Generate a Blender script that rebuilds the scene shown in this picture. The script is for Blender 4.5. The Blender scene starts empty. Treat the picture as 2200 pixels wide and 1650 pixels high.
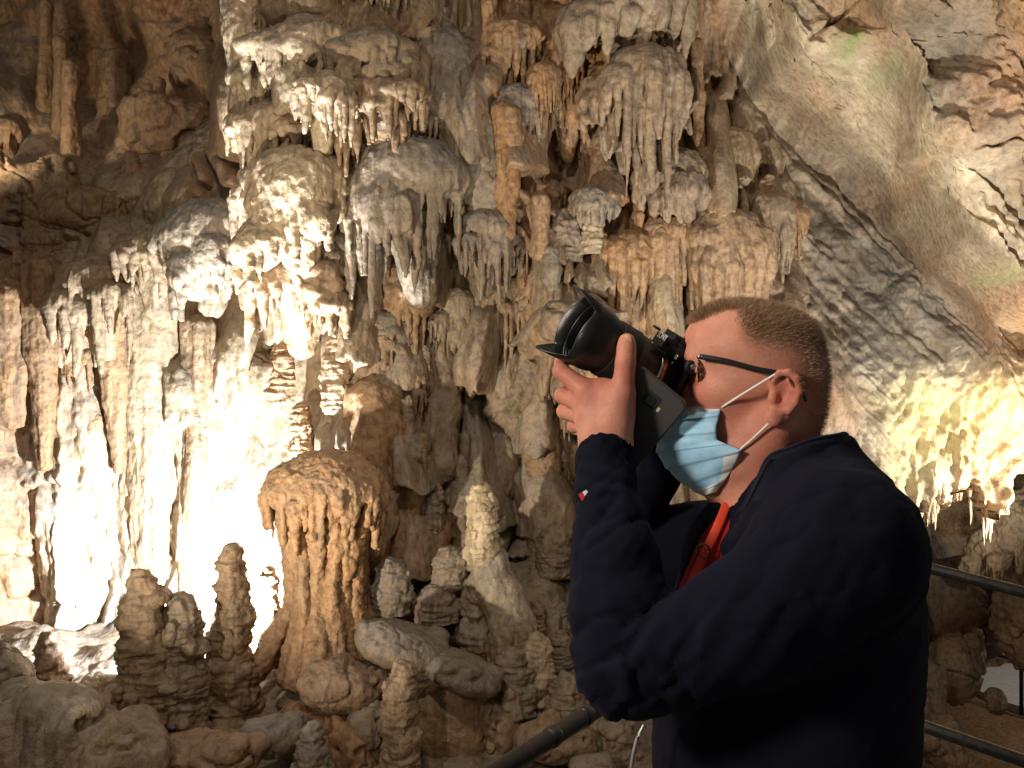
import bpy, math, random
import numpy as np
from mathutils import Vector, Matrix, Euler

random.seed(7)
RNG = np.random.default_rng(11)
scene = bpy.context.scene
COL = scene.collection

# ------------------------------------------------------------------ camera, world, lamps, exposure
EYE = 1.65
TAN = math.tan(math.radians(30.0))
K = TAN / 1100.0                       # metres per photo pixel at one metre
def P(px, py, d):
    return Vector(((px - 1100) * K * d, d, EYE - (py - 825) * K * d))

cam_d = bpy.data.cameras.new('camera'); cam = bpy.data.objects.new('camera', cam_d); COL.objects.link(cam)
cam.location = (0, 0, EYE); cam.rotation_euler = (math.radians(90), 0, 0)
cam_d.sensor_width = 36; cam_d.lens = 18 / TAN; cam_d.clip_start = 0.05; cam_d.clip_end = 200
scene.camera = cam
scene.view_settings.view_transform = 'Standard'; scene.view_settings.look = 'None'
scene.view_settings.exposure = 0.0; scene.view_settings.gamma = 1.0
scene.cycles.use_denoising = True
scene.cycles.max_bounces = 6; scene.cycles.diffuse_bounces = 3; scene.cycles.glossy_bounces = 2
scene.cycles.sample_clamp_indirect = 4.0

world = bpy.data.worlds.new('World'); scene.world = world; world.use_nodes = True
bg = world.node_tree.nodes['Background']
bg.inputs[0].default_value = (1.0, 0.93, 0.84, 1); bg.inputs[1].default_value = 0.115

def lamp(name, kind, loc, target, power, color, size=0.1, spot=None, blend=0.6):
    d = bpy.data.lights.new(name, kind); d.energy = power; d.color = color
    if kind == 'AREA':
        d.shape = 'DISK'; d.size = size
    else:
        d.shadow_soft_size = size
    if spot: d.spot_size = math.radians(spot); d.spot_blend = blend
    o = bpy.data.objects.new(name, d); COL.objects.link(o); o.location = loc
    o.rotation_euler = (Vector(target) - Vector(loc)).to_track_quat('-Z', 'Y').to_euler()
    return o
# floodlight on the cave floor behind the stalagmites (lower left), floods at the walkway edge, and one in the right chamber
lamp('nook_floodlight', 'SPOT', P(515, 1330, 4.40), P(330, 900, 5.7), 760, (0.80, 0.90, 1.0), 0.03, 168, 0.3)
lamp('column_floodlight', 'SPOT', P(305, 1330, 4.12), P(700, 40, 5.0), 1150, (0.84, 0.92, 1.0), 0.04, 40, 0.9)
lamp('walkway_floodlight', 'SPOT', (-1.85, 2.2, 0.45), P(1250, 330, 5.3), 460, (1.0, 0.91, 0.76), 0.04, 84, 0.9)
lamp('ceiling_floodlight', 'SPOT', (1.75, 2.75, 0.25), P(1880, 230, 5.2), 560, (0.95, 0.98, 1.0), 0.05, 90, 0.8)
lamp('curtain_floodlight', 'SPOT', P(2330, 1190, 5.3), P(2050, 950, 5.9), 165, (1.0, 0.98, 0.90), 0.05, 160, 0.5)
lamp('chamber_floodlight', 'SPOT', (7.8, 8.6, 1.6), P(2230, 1460, 10.3), 260, (1.0, 0.93, 0.8), 0.1, 110, 0.6)
lamp('recess_fill', 'SPOT', P(-150, 330, 5.0), P(230, 130, 7.0), 48, (1.0, 0.86, 0.66), 0.08, 110, 0.8)  # added warm fill to lift the upper-left recess, not a cave lamp
lamp('foreground_fill', 'AREA', (-0.5, 1.5, 4.2), (-0.1, 4.2, 0.4), 42, (1.0, 0.88, 0.72), 0.3)  # added soft overhead fill for the foreground rocks, no real fixture
lamp('face_fill', 'AREA', (-1.3, 0.35, 2.2), (0.35, 1.2, 1.62), 30, (1.0, 0.84, 0.70), 0.35)  # added warm fill for the man's face, no real fixture

# ------------------------------------------------------------------ numpy noise, field meshing
TAB = [RNG.random((32, 32, 32)).astype(np.float32) for _ in range(6)]
def vnoise(p, s=0):
    """value noise 0..1 on an (N,3) array"""
    p = np.asarray(p, np.float32)
    i = np.floor(p).astype(np.int32); f = p - i
    f = f * f * f * (f * (f * 6 - 15) + 10)
    t = TAB[s % 6]; a = i & 31; b = (i + 1) & 31
    x0, y0, z0 = a.T; x1, y1, z1 = b.T; fx, fy, fz = f.T
    c00 = t[x0, y0, z0] * (1 - fx) + t[x1, y0, z0] * fx
    c10 = t[x0, y1, z0] * (1 - fx) + t[x1, y1, z0] * fx
    c01 = t[x0, y0, z1] * (1 - fx) + t[x1, y0, z1] * fx
    c11 = t[x0, y1, z1] * (1 - fx) + t[x1, y1, z1] * fx
    return (c00 * (1 - fy) + c10 * fy) * (1 - fz) + (c01 * (1 - fy) + c11 * fy) * fz
def fbm(p, o=3, s=0):
    r = 0; a = 0.5; p = np.asarray(p, np.float32)
    for i in range(o):
        r = r + a * vnoise(p, s + i); a *= 0.5; p = p * 2.03 + 7.7
    return r / (1 - 0.5 ** o)
def billow(p, o=3, s=0):
    r = 0; a = 0.5; p = np.asarray(p, np.float32)
    for i in range(o):
        r = r + a * np.abs(vnoise(p, s + i) * 2 - 1); a *= 0.5; p = p * 2.03 + 3.3
    return r / (1 - 0.5 ** o)
def worley(p, s=0):
    """distance to the nearest jittered cell point"""
    p = np.asarray(p, np.float32); i = np.floor(p).astype(np.int32); best = np.full(len(p), 9.0, np.float32)
    for dx in (-1, 0, 1):
        for dy in (-1, 0, 1):
            for dz in (-1, 0, 1):
                c = i + np.array((dx, dy, dz)); a = c & 31
                q = c + np.stack([TAB[(s + k) % 6][a[:, 0], a[:, 1], a[:, 2]] for k in range(3)], 1)
                best = np.minimum(best, ((q - p) ** 2).sum(1))
    return np.sqrt(best)
def sstep(a, b, x):
    t = np.clip((x - a) / (b - a), 0, 1); return t * t * (3 - 2 * t)

def quad_mesh(name, V, Q, smooth=True):
    me = bpy.data.meshes.new(name); V = np.asarray(V, np.float32); Q = np.asarray(Q, np.int32)
    me.vertices.add(len(V)); me.vertices.foreach_set('co', V.ravel())
    me.loops.add(Q.size); me.loops.foreach_set('vertex_index', Q.ravel())
    me.polygons.add(len(Q)); n = Q.shape[1]
    me.polygons.foreach_set('loop_start', np.arange(0, Q.size, n, dtype=np.int32))
    me.polygons.foreach_set('use_smooth', np.full(len(Q), smooth))
    me.update(); me.validate(); return me

class Field:
    """a signed distance grid that shapes are blended into, turned into a quad surface"""
    def __init__(s, lo, hi, h):
        s.lo = np.array(lo, np.float64); s.h = h
        s.n = np.maximum(4, np.ceil((np.array(hi) - s.lo) / h).astype(int) + 1)
        s.F = np.full(s.n, 1e3, np.float32)
        s.ax = [(s.lo[i] + h * np.arange(s.n[i])).astype(np.float32) for i in range(3)]
    def box(s, lo, hi):
        a = np.clip(np.floor((np.array(lo) - s.lo) / s.h).astype(int), 0, s.n - 1)
        b = np.clip(np.ceil((np.array(hi) - s.lo) / s.h).astype(int) + 1, 1, s.n)
        sl = tuple(slice(a[i], max(b[i], a[i] + 1)) for i in range(3))
        return sl, [s.ax[i][sl[i]].reshape([-1 if j == i else 1 for j in range(3)]) for i in range(3)]
    def put(s, sl, d, k, op='u'):
        F = s.F[sl]
        if op == 'u':
            if k > 0:
                h = np.maximum(k - np.abs(F - d), 0) / k; s.F[sl] = np.minimum(F, d) - h * h * k * 0.25
            else: s.F[sl] = np.minimum(F, d)
        else:                               # cut
            d = -d
            h = np.maximum(k - np.abs(F - d), 0) / max(k, 1e-6); s.F[sl] = np.maximum(F, d) + h * h * k * 0.25
    def cone(s, a, b, ra, rb, k=0.0, op='u'):
        a = np.array(a, float); b = np.array(b, float); m = max(ra, rb) + k + 2 * s.h
        sl, (x, y, z) = s.box(np.minimum(a, b) - m, np.maximum(a, b) + m)
        ba = b - a; L = max(ba @ ba, 1e-12)
        t = np.clip(((x - a[0]) * ba[0] + (y - a[1]) * ba[1] + (z - a[2]) * ba[2]) / L, 0, 1)
        d = np.sqrt((x - a[0] - t * ba[0]) ** 2 + (y - a[1] - t * ba[1]) ** 2 + (z - a[2] - t * ba[2]) ** 2) - (ra + t * (rb - ra))
        s.put(sl, d, k, op)
    def ell(s, c, r, k=0.0, R=None, op='u'):
        c = np.array(c, float); r = np.array(r, float); m = (max(r) if R is not None else r) + k + 2 * s.h
        sl, (x, y, z) = s.box(c - m, c + m)
        x = x - c[0]; y = y - c[1]; z = z - c[2]
        if R is not None:
            M = np.array(R.inverted().to_3x3() if hasattr(R, 'inverted') else R)
            x, y, z = (M[i, 0] * x + M[i, 1] * y + M[i, 2] * z for i in range(3))
        k0 = np.sqrt((x / r[0]) ** 2 + (y / r[1]) ** 2 + (z / r[2]) ** 2)
        k1 = np.sqrt((x / r[0] ** 2) ** 2 + (y / r[1] ** 2) ** 2 + (z / r[2] ** 2) ** 2)
        s.put(sl, k0 * (k0 - 1) / np.maximum(k1, 1e-9), k, op)
    def chain(s, pts, rad, k=0.0, kk=None, op='u'):
        for i in range(len(pts) - 1):
            s.cone(pts[i], pts[i + 1], rad[i], rad[i + 1], k if i == 0 or kk is None else kk, op)
    def mesh(s):
        F = s.F; S = F < 0; nx, ny, nz = F.shape
        cor = [(i, j, k) for i in (0, 1) for j in (0, 1) for k in (0, 1)]
        cnt = np.zeros((nx - 1, ny - 1, nz - 1), np.int8)
        for i, j, k in cor: cnt += S[i:nx - 1 + i, j:ny - 1 + j, k:nz - 1 + k]
        act = (cnt > 0) & (cnt < 8); idx = np.argwhere(act)
        vid = np.full(act.shape, -1, np.int32); vid[act] = np.arange(len(idx))
        f = {c: F[idx[:, 0] + c[0], idx[:, 1] + c[1], idx[:, 2] + c[2]] for c in cor}
        pos = np.zeros((len(idx), 3)); num = np.zeros(len(idx))
        for a in cor:
            for ax in range(3):
                if a[ax] == 0:
                    b = list(a); b[ax] = 1; b = tuple(b); fa, fb = f[a], f[b]
                    cr = (fa < 0) != (fb < 0); t = np.where(cr, fa / np.where(cr, fa - fb, 1), 0)
                    q = np.tile(np.array(a, float), (len(idx), 1)); q[:, ax] += t
                    pos += q * cr[:, None]; num += cr
        V = s.lo + s.h * (idx + pos / num[:, None]); Q = []
        for ax in range(3):
            o1, o2 = [(1, 2), (2, 0), (0, 1)][ax]
            sl0 = [slice(1, -1)] * 3; sl1 = [slice(1, -1)] * 3; sl0[ax] = slice(0, -1); sl1[ax] = slice(1, None)
            A = S[tuple(sl0)]; B = S[tuple(sl1)]; e = np.argwhere(A != B)
            inside = A[tuple(e.T)]; off = np.array([1, 1, 1]); off[ax] = 0; e = e + off
            def cell(d1, d2):
                c = e.copy(); c[:, o1] -= d1; c[:, o2] -= d2; return vid[c[:, 0], c[:, 1], c[:, 2]]
            q = np.stack([cell(1, 1), cell(0, 1), cell(0, 0), cell(1, 0)], 1)
            q[~inside] = q[~inside][:, ::-1]; Q.append(q)
        return V, np.concatenate(Q)

def normals(V, Q):
    a = V[Q[:, 2]] - V[Q[:, 0]]; b = V[Q[:, 3]] - V[Q[:, 1]]; n = np.cross(a, b); N = np.zeros_like(V)
    for i in range(4):
        for c in range(3): N[:, c] += np.bincount(Q[:, i], n[:, c], len(V))
    return N / np.maximum(np.linalg.norm(N, axis=1, keepdims=True), 1e-12)
def relax(V, Q, n=1, f=0.5):
    for _ in range(n):
        S = np.zeros_like(V); C = np.zeros(len(V))
        for i in range(4):
            for j in (1, 3):
                for c in range(3): S[:, c] += np.bincount(Q[:, i], V[Q[:, (i + j) % 4], c], len(V))
                C += np.bincount(Q[:, i], minlength=len(V))
        V = V + f * (S / C[:, None] - V)
    return V

# ------------------------------------------------------------------ scene bookkeeping
def link(name, data, mat=None, parent=None, loc=None):
    o = bpy.data.objects.new(name, data); COL.objects.link(o)
    if mat is not None and data is not None:
        data.materials.clear(); data.materials.append(mat)
    if parent is not None: o.parent = parent
    if loc is not None: o.location = loc
    return o
def tag(o, label=None, cat=None, group=None, kind=None):
    if label: o['label'] = label
    if cat: o['category'] = cat
    if group: o['group'] = group
    if kind: o['kind'] = kind
    return o
def empty(name, loc=(0, 0, 0), rot=(0, 0, 0)):
    o = bpy.data.objects.new(name, None); COL.objects.link(o); o.location = loc; o.rotation_euler = rot
    o.empty_display_size = 0.05; return o

# ------------------------------------------------------------------ materials
class NT:
    def __init__(s, name):
        s.m = bpy.data.materials.new(name); s.m.use_nodes = True; s.t = s.m.node_tree
        s.b = s.t.nodes['Principled BSDF']
    def n(s, t, **kw):
        x = s.t.nodes.new(t)
        for k, v in kw.items(): setattr(x, k, v)
        return x
    def l(s, a, b): s.t.links.new(a, b)
    def val(s, sock, v):
        if hasattr(v, 'is_output'): s.l(v, sock)
        else: sock.default_value = v
    def math(s, op, a, b=0.0, c=0.0, clamp=False):
        x = s.n('ShaderNodeMath', operation=op, use_clamp=clamp)
        for i, v in enumerate((a, b, c)): s.val(x.inputs[i], v)
        return x.outputs[0]
    def mix(s, f, a, b, mode='MIX'):
        x = s.n('ShaderNodeMix', data_type='RGBA', blend_type=mode); s.val(x.inputs[0], f)
        for i, v in ((6, a), (7, b)):
            s.val(x.inputs[i], v if hasattr(v, 'is_output') else (*v, 1)[:4])
        return x.outputs[2]
    def noise(s, vec, scale, detail=3, rough=0.55, dist=0.0):
        x = s.n('ShaderNodeTexNoise'); x.inputs['Scale'].default_value = scale; x.inputs['Detail'].default_value = detail
        x.inputs['Roughness'].default_value = rough; x.inputs['Distortion'].default_value = dist
        s.l(vec, x.inputs['Vector']); return x.outputs['Fac']
    def ramp(s, f, a, b, lo=0.0, hi=1.0):
        x = s.n('ShaderNodeMapRange', clamp=True); s.val(x.inputs[0], f)
        for i, v in enumerate((a, b, lo, hi)): x.inputs[i + 1].default_value = v
        return x.outputs[0]
    def scalev(s, vec, xyz):
        x = s.n('ShaderNodeMapping'); x.inputs['Scale'].default_value = xyz; s.l(vec, x.inputs['Vector']); return x.outputs[0]
    def bump(s, h, strength, dist, normal=None):
        x = s.n('ShaderNodeBump'); x.inputs['Strength'].default_value = strength; x.inputs['Distance'].default_value = dist
        s.l(h, x.inputs['Height'])
        if normal is not None: s.l(normal, x.inputs['Normal'])
        return x.outputs[0]

def rock_material(name, attr):
    """tint = (ochre, grey dust, brightness): from the object colour, or from a mesh attribute on the big sheets"""
    M = NT(name); geo = M.n('ShaderNodeNewGeometry'); pos = geo.outputs['Position']
    if attr:
        src = M.n('ShaderNodeAttribute', attribute_name='tint').outputs['Color']
    else:
        src = M.n('ShaderNodeObjectInfo').outputs['Color']
    sep = M.n('ShaderNodeSeparateColor'); M.l(src, sep.inputs[0]); ochre, dust, bri = sep.outputs
    nz = M.n('ShaderNodeSeparateXYZ'); M.l(geo.outputs['True Normal'], nz.inputs[0]); up = nz.outputs[2]
    streak = M.noise(M.scalev(pos, (9, 9, 1.6)), 1.0, 5, 0.6, 0.6)
    bed = M.n('ShaderNodeAttribute', attribute_name='bedrock').outputs['Fac'] if attr else None
    if attr:
        iso = M.noise(pos, 5.0, 6, 0.65); mx = M.n('ShaderNodeMix', data_type='FLOAT'); M.l(bed, mx.inputs[0]); M.l(streak, mx.inputs[2]); M.l(iso, mx.inputs[3]); streak = mx.outputs[0]
    broad = M.noise(pos, 2.2, 4, 0.6)
    mott = M.noise(pos, 26, 5, 0.65)
    fine = M.noise(pos, 120, 3, 0.6)
    c = M.mix(M.ramp(streak, 0.3, 0.72), (0.185, 0.135, 0.078), (0.45, 0.355, 0.225))
    fo = M.math('ADD', M.math('MULTIPLY', ochre, 1.15), M.math('MULTIPLY', M.math('SUBTRACT', broad, 0.5), 1.4), clamp=True)
    fo = M.math('MULTIPLY', fo, M.ramp(streak, 0.25, 0.6, 0.45, 1.0))
    oc = M.mix(M.ramp(mott, 0.35, 0.7), (0.30, 0.13, 0.045), (0.44, 0.245, 0.10))
    c = M.mix(fo, c, oc)
    fd = M.math('MULTIPLY', dust, M.ramp(M.math('ADD', up, M.math('MULTIPLY', mott, 0.5)), 0.15, 0.95, 0.25, 1.0))
    fd = M.math('ADD', fd, M.math('MULTIPLY', M.math('SUBTRACT', broad, 0.55), 0.8), clamp=True)
    c = M.mix(fd, c, M.mix(mott, (0.16, 0.15, 0.135), (0.33, 0.315, 0.285)))
    st2 = M.noise(M.scalev(pos, (15, 15, 1.3)), 1.0, 4, 0.6, 0.8)
    stf = M.ramp(st2, 0.54, 0.70, 0.0, 0.75)
    if attr: stf = M.math('MULTIPLY', stf, M.math('SUBTRACT', 1.0, bed))
    c = M.mix(stf, c, (0.075, 0.048, 0.026))
    c = M.mix(M.ramp(mott, 0.3, 0.52, 0.6, 0.0), c, (0.13, 0.085, 0.05))
    c = M.mix(M.ramp(fine, 0.62, 0.78, 0.0, 0.35), c, (0.62, 0.56, 0.46))
    mul = M.n('ShaderNodeVectorMath', operation='SCALE'); M.l(c, mul.inputs[0])
    M.l(M.math('MULTIPLY', bri, 2.0), mul.inputs['Scale'])
    alg = M.n('ShaderNodeAttribute', attribute_name='algae').outputs['Fac']
    c2 = M.mix(M.math('MULTIPLY', alg, M.ramp(mott, 0.35, 0.55)), mul.outputs[0], (0.16, 0.22, 0.05)) if attr else mul.outputs[0]
    if attr:
        ye = M.n('ShaderNodeAttribute', attribute_name='yellow').outputs['Fac']
        c2 = M.mix(M.math('MULTIPLY', ye, M.ramp(streak, 0.3, 0.6)), c2, (0.66, 0.55, 0.22))
    M.l(c2, M.b.inputs['Base Color'])
    M.l(M.ramp(M.math('ADD', M.math('MULTIPLY', broad, 0.6), M.math('MULTIPLY', fine, 0.4)), 0.35, 0.65, 0.30, 0.78), M.b.inputs['Roughness'])
    M.b.inputs['Specular IOR Level'].default_value = 0.4
    vor = M.n('ShaderNodeTexVoronoi', feature='SMOOTH_F1'); vor.inputs['Scale'].default_value = 38; vor.inputs['Smoothness'].default_value = 0.4
    M.l(M.scalev(pos, (1, 1, 0.6)), vor.inputs['Vector'])
    h = M.math('ADD', M.math('MULTIPLY', vor.outputs['Distance'], -0.4), M.math('ADD', M.math('MULTIPLY', mott, 1.0), M.math('MULTIPLY', fine, 0.35)))
    M.l(M.bump(h, 1.0, 0.011), M.b.inputs['Normal'])
    return M.m
ROCK = rock_material('flowstone', False)
ROCKW = rock_material('cave_rock', True)
# ------------------------------------------------------------------ the cave wall: one sheet of relief, then the right chamber and the floor
CTRL = np.array([
 (-350,-250,7.2),(-350,400,6.3),(-350,900,5.6),(-350,1500,5.2),(0,-250,7.4),(500,-250,5.8),
 (0,0,7.2),(230,150,7.1),(400,250,6.7),(0,330,6.3),(300,330,6.5),(440,60,6.6),(120,440,6.0),(330,430,5.9),
 (560,0,5.05),(700,0,4.9),(900,60,5.1),(560,250,5.1),(700,250,4.92),(880,250,5.05),(650,450,4.97),(560,500,5.25),(720,-250,4.9),
 (450,480,5.45),(300,560,5.6),(150,600,5.65),(0,600,5.6),
 (450,680,6.0),(500,900,5.65),(300,800,5.75),(150,900,5.65),(40,1100,5.5),(350,1150,5.7),(520,1150,5.6),(200,1400,5.5),(560,760,5.55),(0,800,5.6),(400,1000,5.75),(350,1500,5.6),
 (750,650,5.2),(850,800,5.15),(800,1000,4.95),(950,700,5.35),(1050,900,5.4),(1050,600,5.4),(1000,1200,5.0),(1150,1100,5.3),(1150,1350,4.95),(900,1300,4.85),(700,1200,5.1),(900,1550,4.7),(1200,1550,4.8),
 (960,200,5.12),(1050,450,5.12),(1000,50,5.35),(1120,100,5.35),(1000,-250,5.4),(1350,-250,5.2),
 (1200,100,5.35),(1350,100,5.1),(1250,350,5.6),(1400,250,5.2),(1450,450,5.3),(1300,550,5.25),(1580,500,5.25),(1250,650,5.1),(1400,750,5.3),(1650,650,5.4),(1300,1000,5.4),(1500,1000,5.4),(1300,1400,5.2),
 (1560,150,5.8),(1650,300,5.85),(1800,430,6.0),(1850,600,6.1),(1950,720,6.0),(1750,560,5.8),(1720,800,5.6),(1900,850,5.85),
 (1520,0,5.5),(1700,100,5.1),(1900,0,4.6),(2200,0,4.1),(2000,300,4.85),(2200,300,4.5),(2100,480,5.2),(2230,600,5.15),(2550,200,3.9),(2550,700,5.0),(1800,-250,4.6),(2400,-250,3.6),
 (2000,950,5.9),(2150,1000,5.9),(2200,800,5.7),(1900,1050,6.0),(2550,1000,5.6),(1600,1300,5.6),(1850,1200,6.0)], float)
def wall_depth(px, py):
    num = np.zeros(len(px)); den = np.zeros(len(px))
    for cx, cy, d in CTRL:
        w = 1.0 / ((px - cx) ** 2 + (py - cy) ** 2 + 55.0 ** 2) ** 2.2 * 1e10
        num += w * d; den += w
    return num / den
def gauss(px, py, cx, cy, sx, sy=None):
    return np.exp(-((px - cx) / sx) ** 2 - ((py - cy) / (sy or sx)) ** 2)
def edge_y(px):                                     # lower rim of the hanging curtain on the right
    return np.interp(px, [1700, 1880, 1960, 2030, 2090, 2130, 2160, 2200, 2600], [1500, 1030, 1085, 1075, 1060, 1110, 1000, 985, 940])

def hsh(i, j, k): return TAB[k % 6][i & 31, j & 31, (i * 7 + j * 13 + k) & 31]
def bells(x, z, wx, T, fr, k, fa):
    """bell shapes with fringed hems, hung in uneven columns and tiers"""
    c = np.floor(x / wx).astype(np.int32); fx = x / wx - c
    ph = z / (T * (0.75 + 0.6 * hsh(c, c * 0, k))) + 9 * hsh(c, c * 0 + 5, k + 1) + fa * fr
    t = np.floor(ph).astype(np.int32); s = 1 - (ph - t)
    a = hsh(c, t, k + 2); sk = (hsh(c, t, k + 3) - 0.5) * 0.5
    cx = (fx - 0.5 + sk * 0.3) * 2 / (0.45 + 0.6 * np.sqrt(np.clip(s, 0, 1))) * (0.85 + 0.4 * hsh(c, t, k + 4))
    return np.sqrt(np.clip(1 - cx * cx, 0, 1)) * np.sqrt(np.clip(1 - (1 - s) ** 2.4, 0, 1)) * sstep(1.0, 0.95, s) * (0.35 + 0.9 * a)

def wall_relief(px, py, x, z):
    D = wall_depth(px, py); p = np.stack([x, 0 * x, z], 1)
    w1 = fbm(p * 1.3, 2, 1) - 0.5; w2 = fbm(p * 3.1 + 5, 2, 2) - 0.5
    xw = x + 0.22 * w1 + 0.07 * w2
    rocky = sstep(-40, 60, px - (1490 + 0.33 * py))
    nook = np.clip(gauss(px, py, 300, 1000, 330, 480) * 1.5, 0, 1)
    dim = sstep(560, 330, px) * sstep(520, 300, py)
    # columns and hanging tiers
    col = billow(np.stack([xw * 2.6, 0 * x, z * 0.32], 1), 2, 0)
    fr = billow(np.stack([xw * 11, 0 * x + 3, z * 0.9], 1), 2, 3)
    t1 = bells(xw, z + 0.10 * w2, 0.34, 0.62, fr, 0, 0.16); t2 = bells(xw + 0.3 * z * w1, z, 0.17, 0.34, fr, 2, 0.30); t3 = bells(xw, z + 0.1 * w1, 0.085, 0.22, fr, 4, 0.4)
    amp = 0.16 * (0.35 + 0.9 * vnoise(p * np.array((2.0, 1, 2.0)) + 20, 5))
    tier = np.maximum(np.maximum(t1, 0.62 * t2), 0.34 * t3)
    knob = np.clip(gauss(px, py, 680, 200, 230, 420) + 0.6 * gauss(px, py, 1040, 900, 150, 260), 0, 1)
    fl = billow(np.stack([xw * 17, 0 * x, z * 1.5], 1), 2, 2)
    kn = 1 - worley(p * np.array((8, 1, 6.5)), 1)
    kn2 = 1 - worley(p * np.array((21, 1, 15)) + 3, 4)
    drip = 0.26 * (1 - col) + 0.34 * tier + 0.045 * (1 - fl) + (0.012 + 0.05 * knob) * kn + (0.006 + 0.016 * knob) * kn2 + 0.05 * w2 - 0.08
    # the lit nook: long smooth curtains
    fl2 = billow(np.stack([xw * 3.3, 0 * x + 4, z * 0.25], 1), 2, 5)
    nk = 0.24 * (1 - fl2) + 0.10 * tier + 0.03 * (1 - fl) + 0.03 * kn + 0.03 * kn2
    # broken bedrock on the right and in the dim recess
    r1 = billow(p * np.array((1.5, 1, 1.5)) + 3, 4, 1); k2 = 1 - worley(p * 5.5 + 2, 3); k3 = 1 - worley(p * 15, 2)
    u = (x * 0.72 - z * 0.69); v = (x * 0.69 + z * 0.72)      # strata run down to the right
    st = billow(np.stack([u * 0.5, 0 * x + 1, v * 6.5], 1), 3, 4); st2 = billow(np.stack([u * 2.2, 0 * x + 5, v * 26], 1), 2, 1)
    slab = sstep(-230, -120, py - np.interp(px, [1400, 1600, 1800, 2000, 2200, 2500], [-60, 160, 350, 520, 700, 900]))
    k4 = np.abs(fbm(p * 24, 3, 1) - 0.5)
    rk = (0.42 - 0.24 * slab) * r1 + (0.14 - 0.10 * slab) * k2 + 0.03 * st2 + 0.055 * k3 * sstep(0.4, 0.65, fbm(p * 1.8 + 9, 2, 5)) + 0.20 * st - 0.05 * k4 - 0.13 * (1 - 0.8 * slab) * np.exp(-(np.abs(fbm(p * 1.5 + 6, 4, 2) - 0.5) / 0.016) ** 2) + 0.12 * (1 - worley(p * 2.7 + 7, 4)) * sstep(-60, -200, py - np.interp(px, [1400, 1600, 1800, 2000, 2200, 2500], [-60, 160, 350, 520, 700, 900])) + 0.05 * billow(p * 9, 3, 0) + 0.07 * billow(p * 4.3 + 2, 3, 3) + 0.035 * (1 - worley(p * 8 + 5, 5))
    dm = 0.45 * r1 + 0.16 * k2 + 0.04 * k3
    rel = drip * (1 - nook) + nk * nook
    rel = rel * (1 - rocky) + rk * rocky
    rel = rel * (1 - dim) + dm * dim
    # organ-pipe flutes near the top and the bright hanging curtain far right
    pipes = gauss(px, py, 1570, 70, 75, 120); rel += pipes * 0.14 * np.abs(np.sin(xw * 42 + 2 * w2))
    cur = sstep(1840, 1950, px) * sstep(760, 900, py) * sstep(0, 1, 1 + 0 * px)
    cf = billow(np.stack([u * 9, 0 * x, v * 1.6], 1), 2, 1); cf2 = billow(np.stack([x * 16, 0 * x, z * 1.8], 1), 2, 0)
    rel = rel * (1 - cur * 0.8) + cur * (0.08 * cf + 0.09 * (1 - cf2) + 0.03 * k3)
    # the long overhanging ledge that runs from the top down to the right, and its shadow gap below
    L = (py - np.interp(px, [1400, 1600, 1800, 2000, 2200, 2500], [-60, 160, 350, 520, 700, 900])) + 40 * w1 + 30 * w2
    led = np.exp(-(np.clip(-L, 0, 1e9) / 170.0)) * (L < 0) + (L >= 0) * np.exp(-((L / 14.0) ** 2))
    rel += rocky * (0.26 * led - 0.20 * np.exp(-((L - 60) / 45.0) ** 2)) * sstep(1480, 1600, px)
    return D, rel, rocky, nook, dim, cur, col, tier, kn, fl, L, r1

def tint_wall(px, py, x, z, parts):
    D, rel, rocky, nook, dim, cur, col, tier, kn, fl, L, r1 = parts
    p = np.stack([x, 0 * x, z], 1); n = fbm(p * 1.7 + 4, 3, 0); n2 = fbm(p * 6 + 1, 3, 3)
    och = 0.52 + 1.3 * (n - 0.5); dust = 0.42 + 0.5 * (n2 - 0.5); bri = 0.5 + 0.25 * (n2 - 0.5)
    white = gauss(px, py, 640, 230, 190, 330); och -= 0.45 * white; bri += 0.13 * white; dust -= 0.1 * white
    gs = gauss(px, py, 1010, 300, 75, 260) + gauss(px, py, 1060, 900, 120, 200); dust += 0.4 * gs; och -= 0.3 * gs
    warm = gauss(px, py, 1250, 300, 220, 250); och += 0.28 * warm
    och += dim * (0.25 + 0.5 * gauss(px, py, 250, 380, 230, 130)); bri -= 0.03 * dim
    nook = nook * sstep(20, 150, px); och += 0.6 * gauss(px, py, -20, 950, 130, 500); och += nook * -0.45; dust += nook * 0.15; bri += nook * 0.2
    och += -0.25 * rocky + rocky * 0.9 * (n - 0.5) + 0.5 * gauss(px, py, 1520, 150, 60, 120)
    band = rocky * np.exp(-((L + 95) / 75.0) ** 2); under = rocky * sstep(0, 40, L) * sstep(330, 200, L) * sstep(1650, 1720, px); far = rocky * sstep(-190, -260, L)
    bri += 0.26 * band - 0.06 * under + far * (0.5 * (n - 0.5)); och += -0.75 * band + 0.25 * far + 0.2 * under; dust += 0.25 * under  # paler ledge band, darker zone under it: light and shade put into the tint
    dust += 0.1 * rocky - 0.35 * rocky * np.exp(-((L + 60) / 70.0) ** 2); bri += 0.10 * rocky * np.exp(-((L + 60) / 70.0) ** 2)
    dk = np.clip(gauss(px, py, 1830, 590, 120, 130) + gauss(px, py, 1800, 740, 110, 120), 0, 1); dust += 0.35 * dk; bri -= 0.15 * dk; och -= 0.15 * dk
    och += cur * (-0.2 + 0.7 * gauss(px, py, 2010, 930, 110, 70)); dust -= 0.3 * cur; bri += 0.2 * cur
    return np.stack([np.clip(och, 0, 1), np.clip(dust, 0, 1), np.clip(bri, 0.12, 0.9)], 1)

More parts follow.
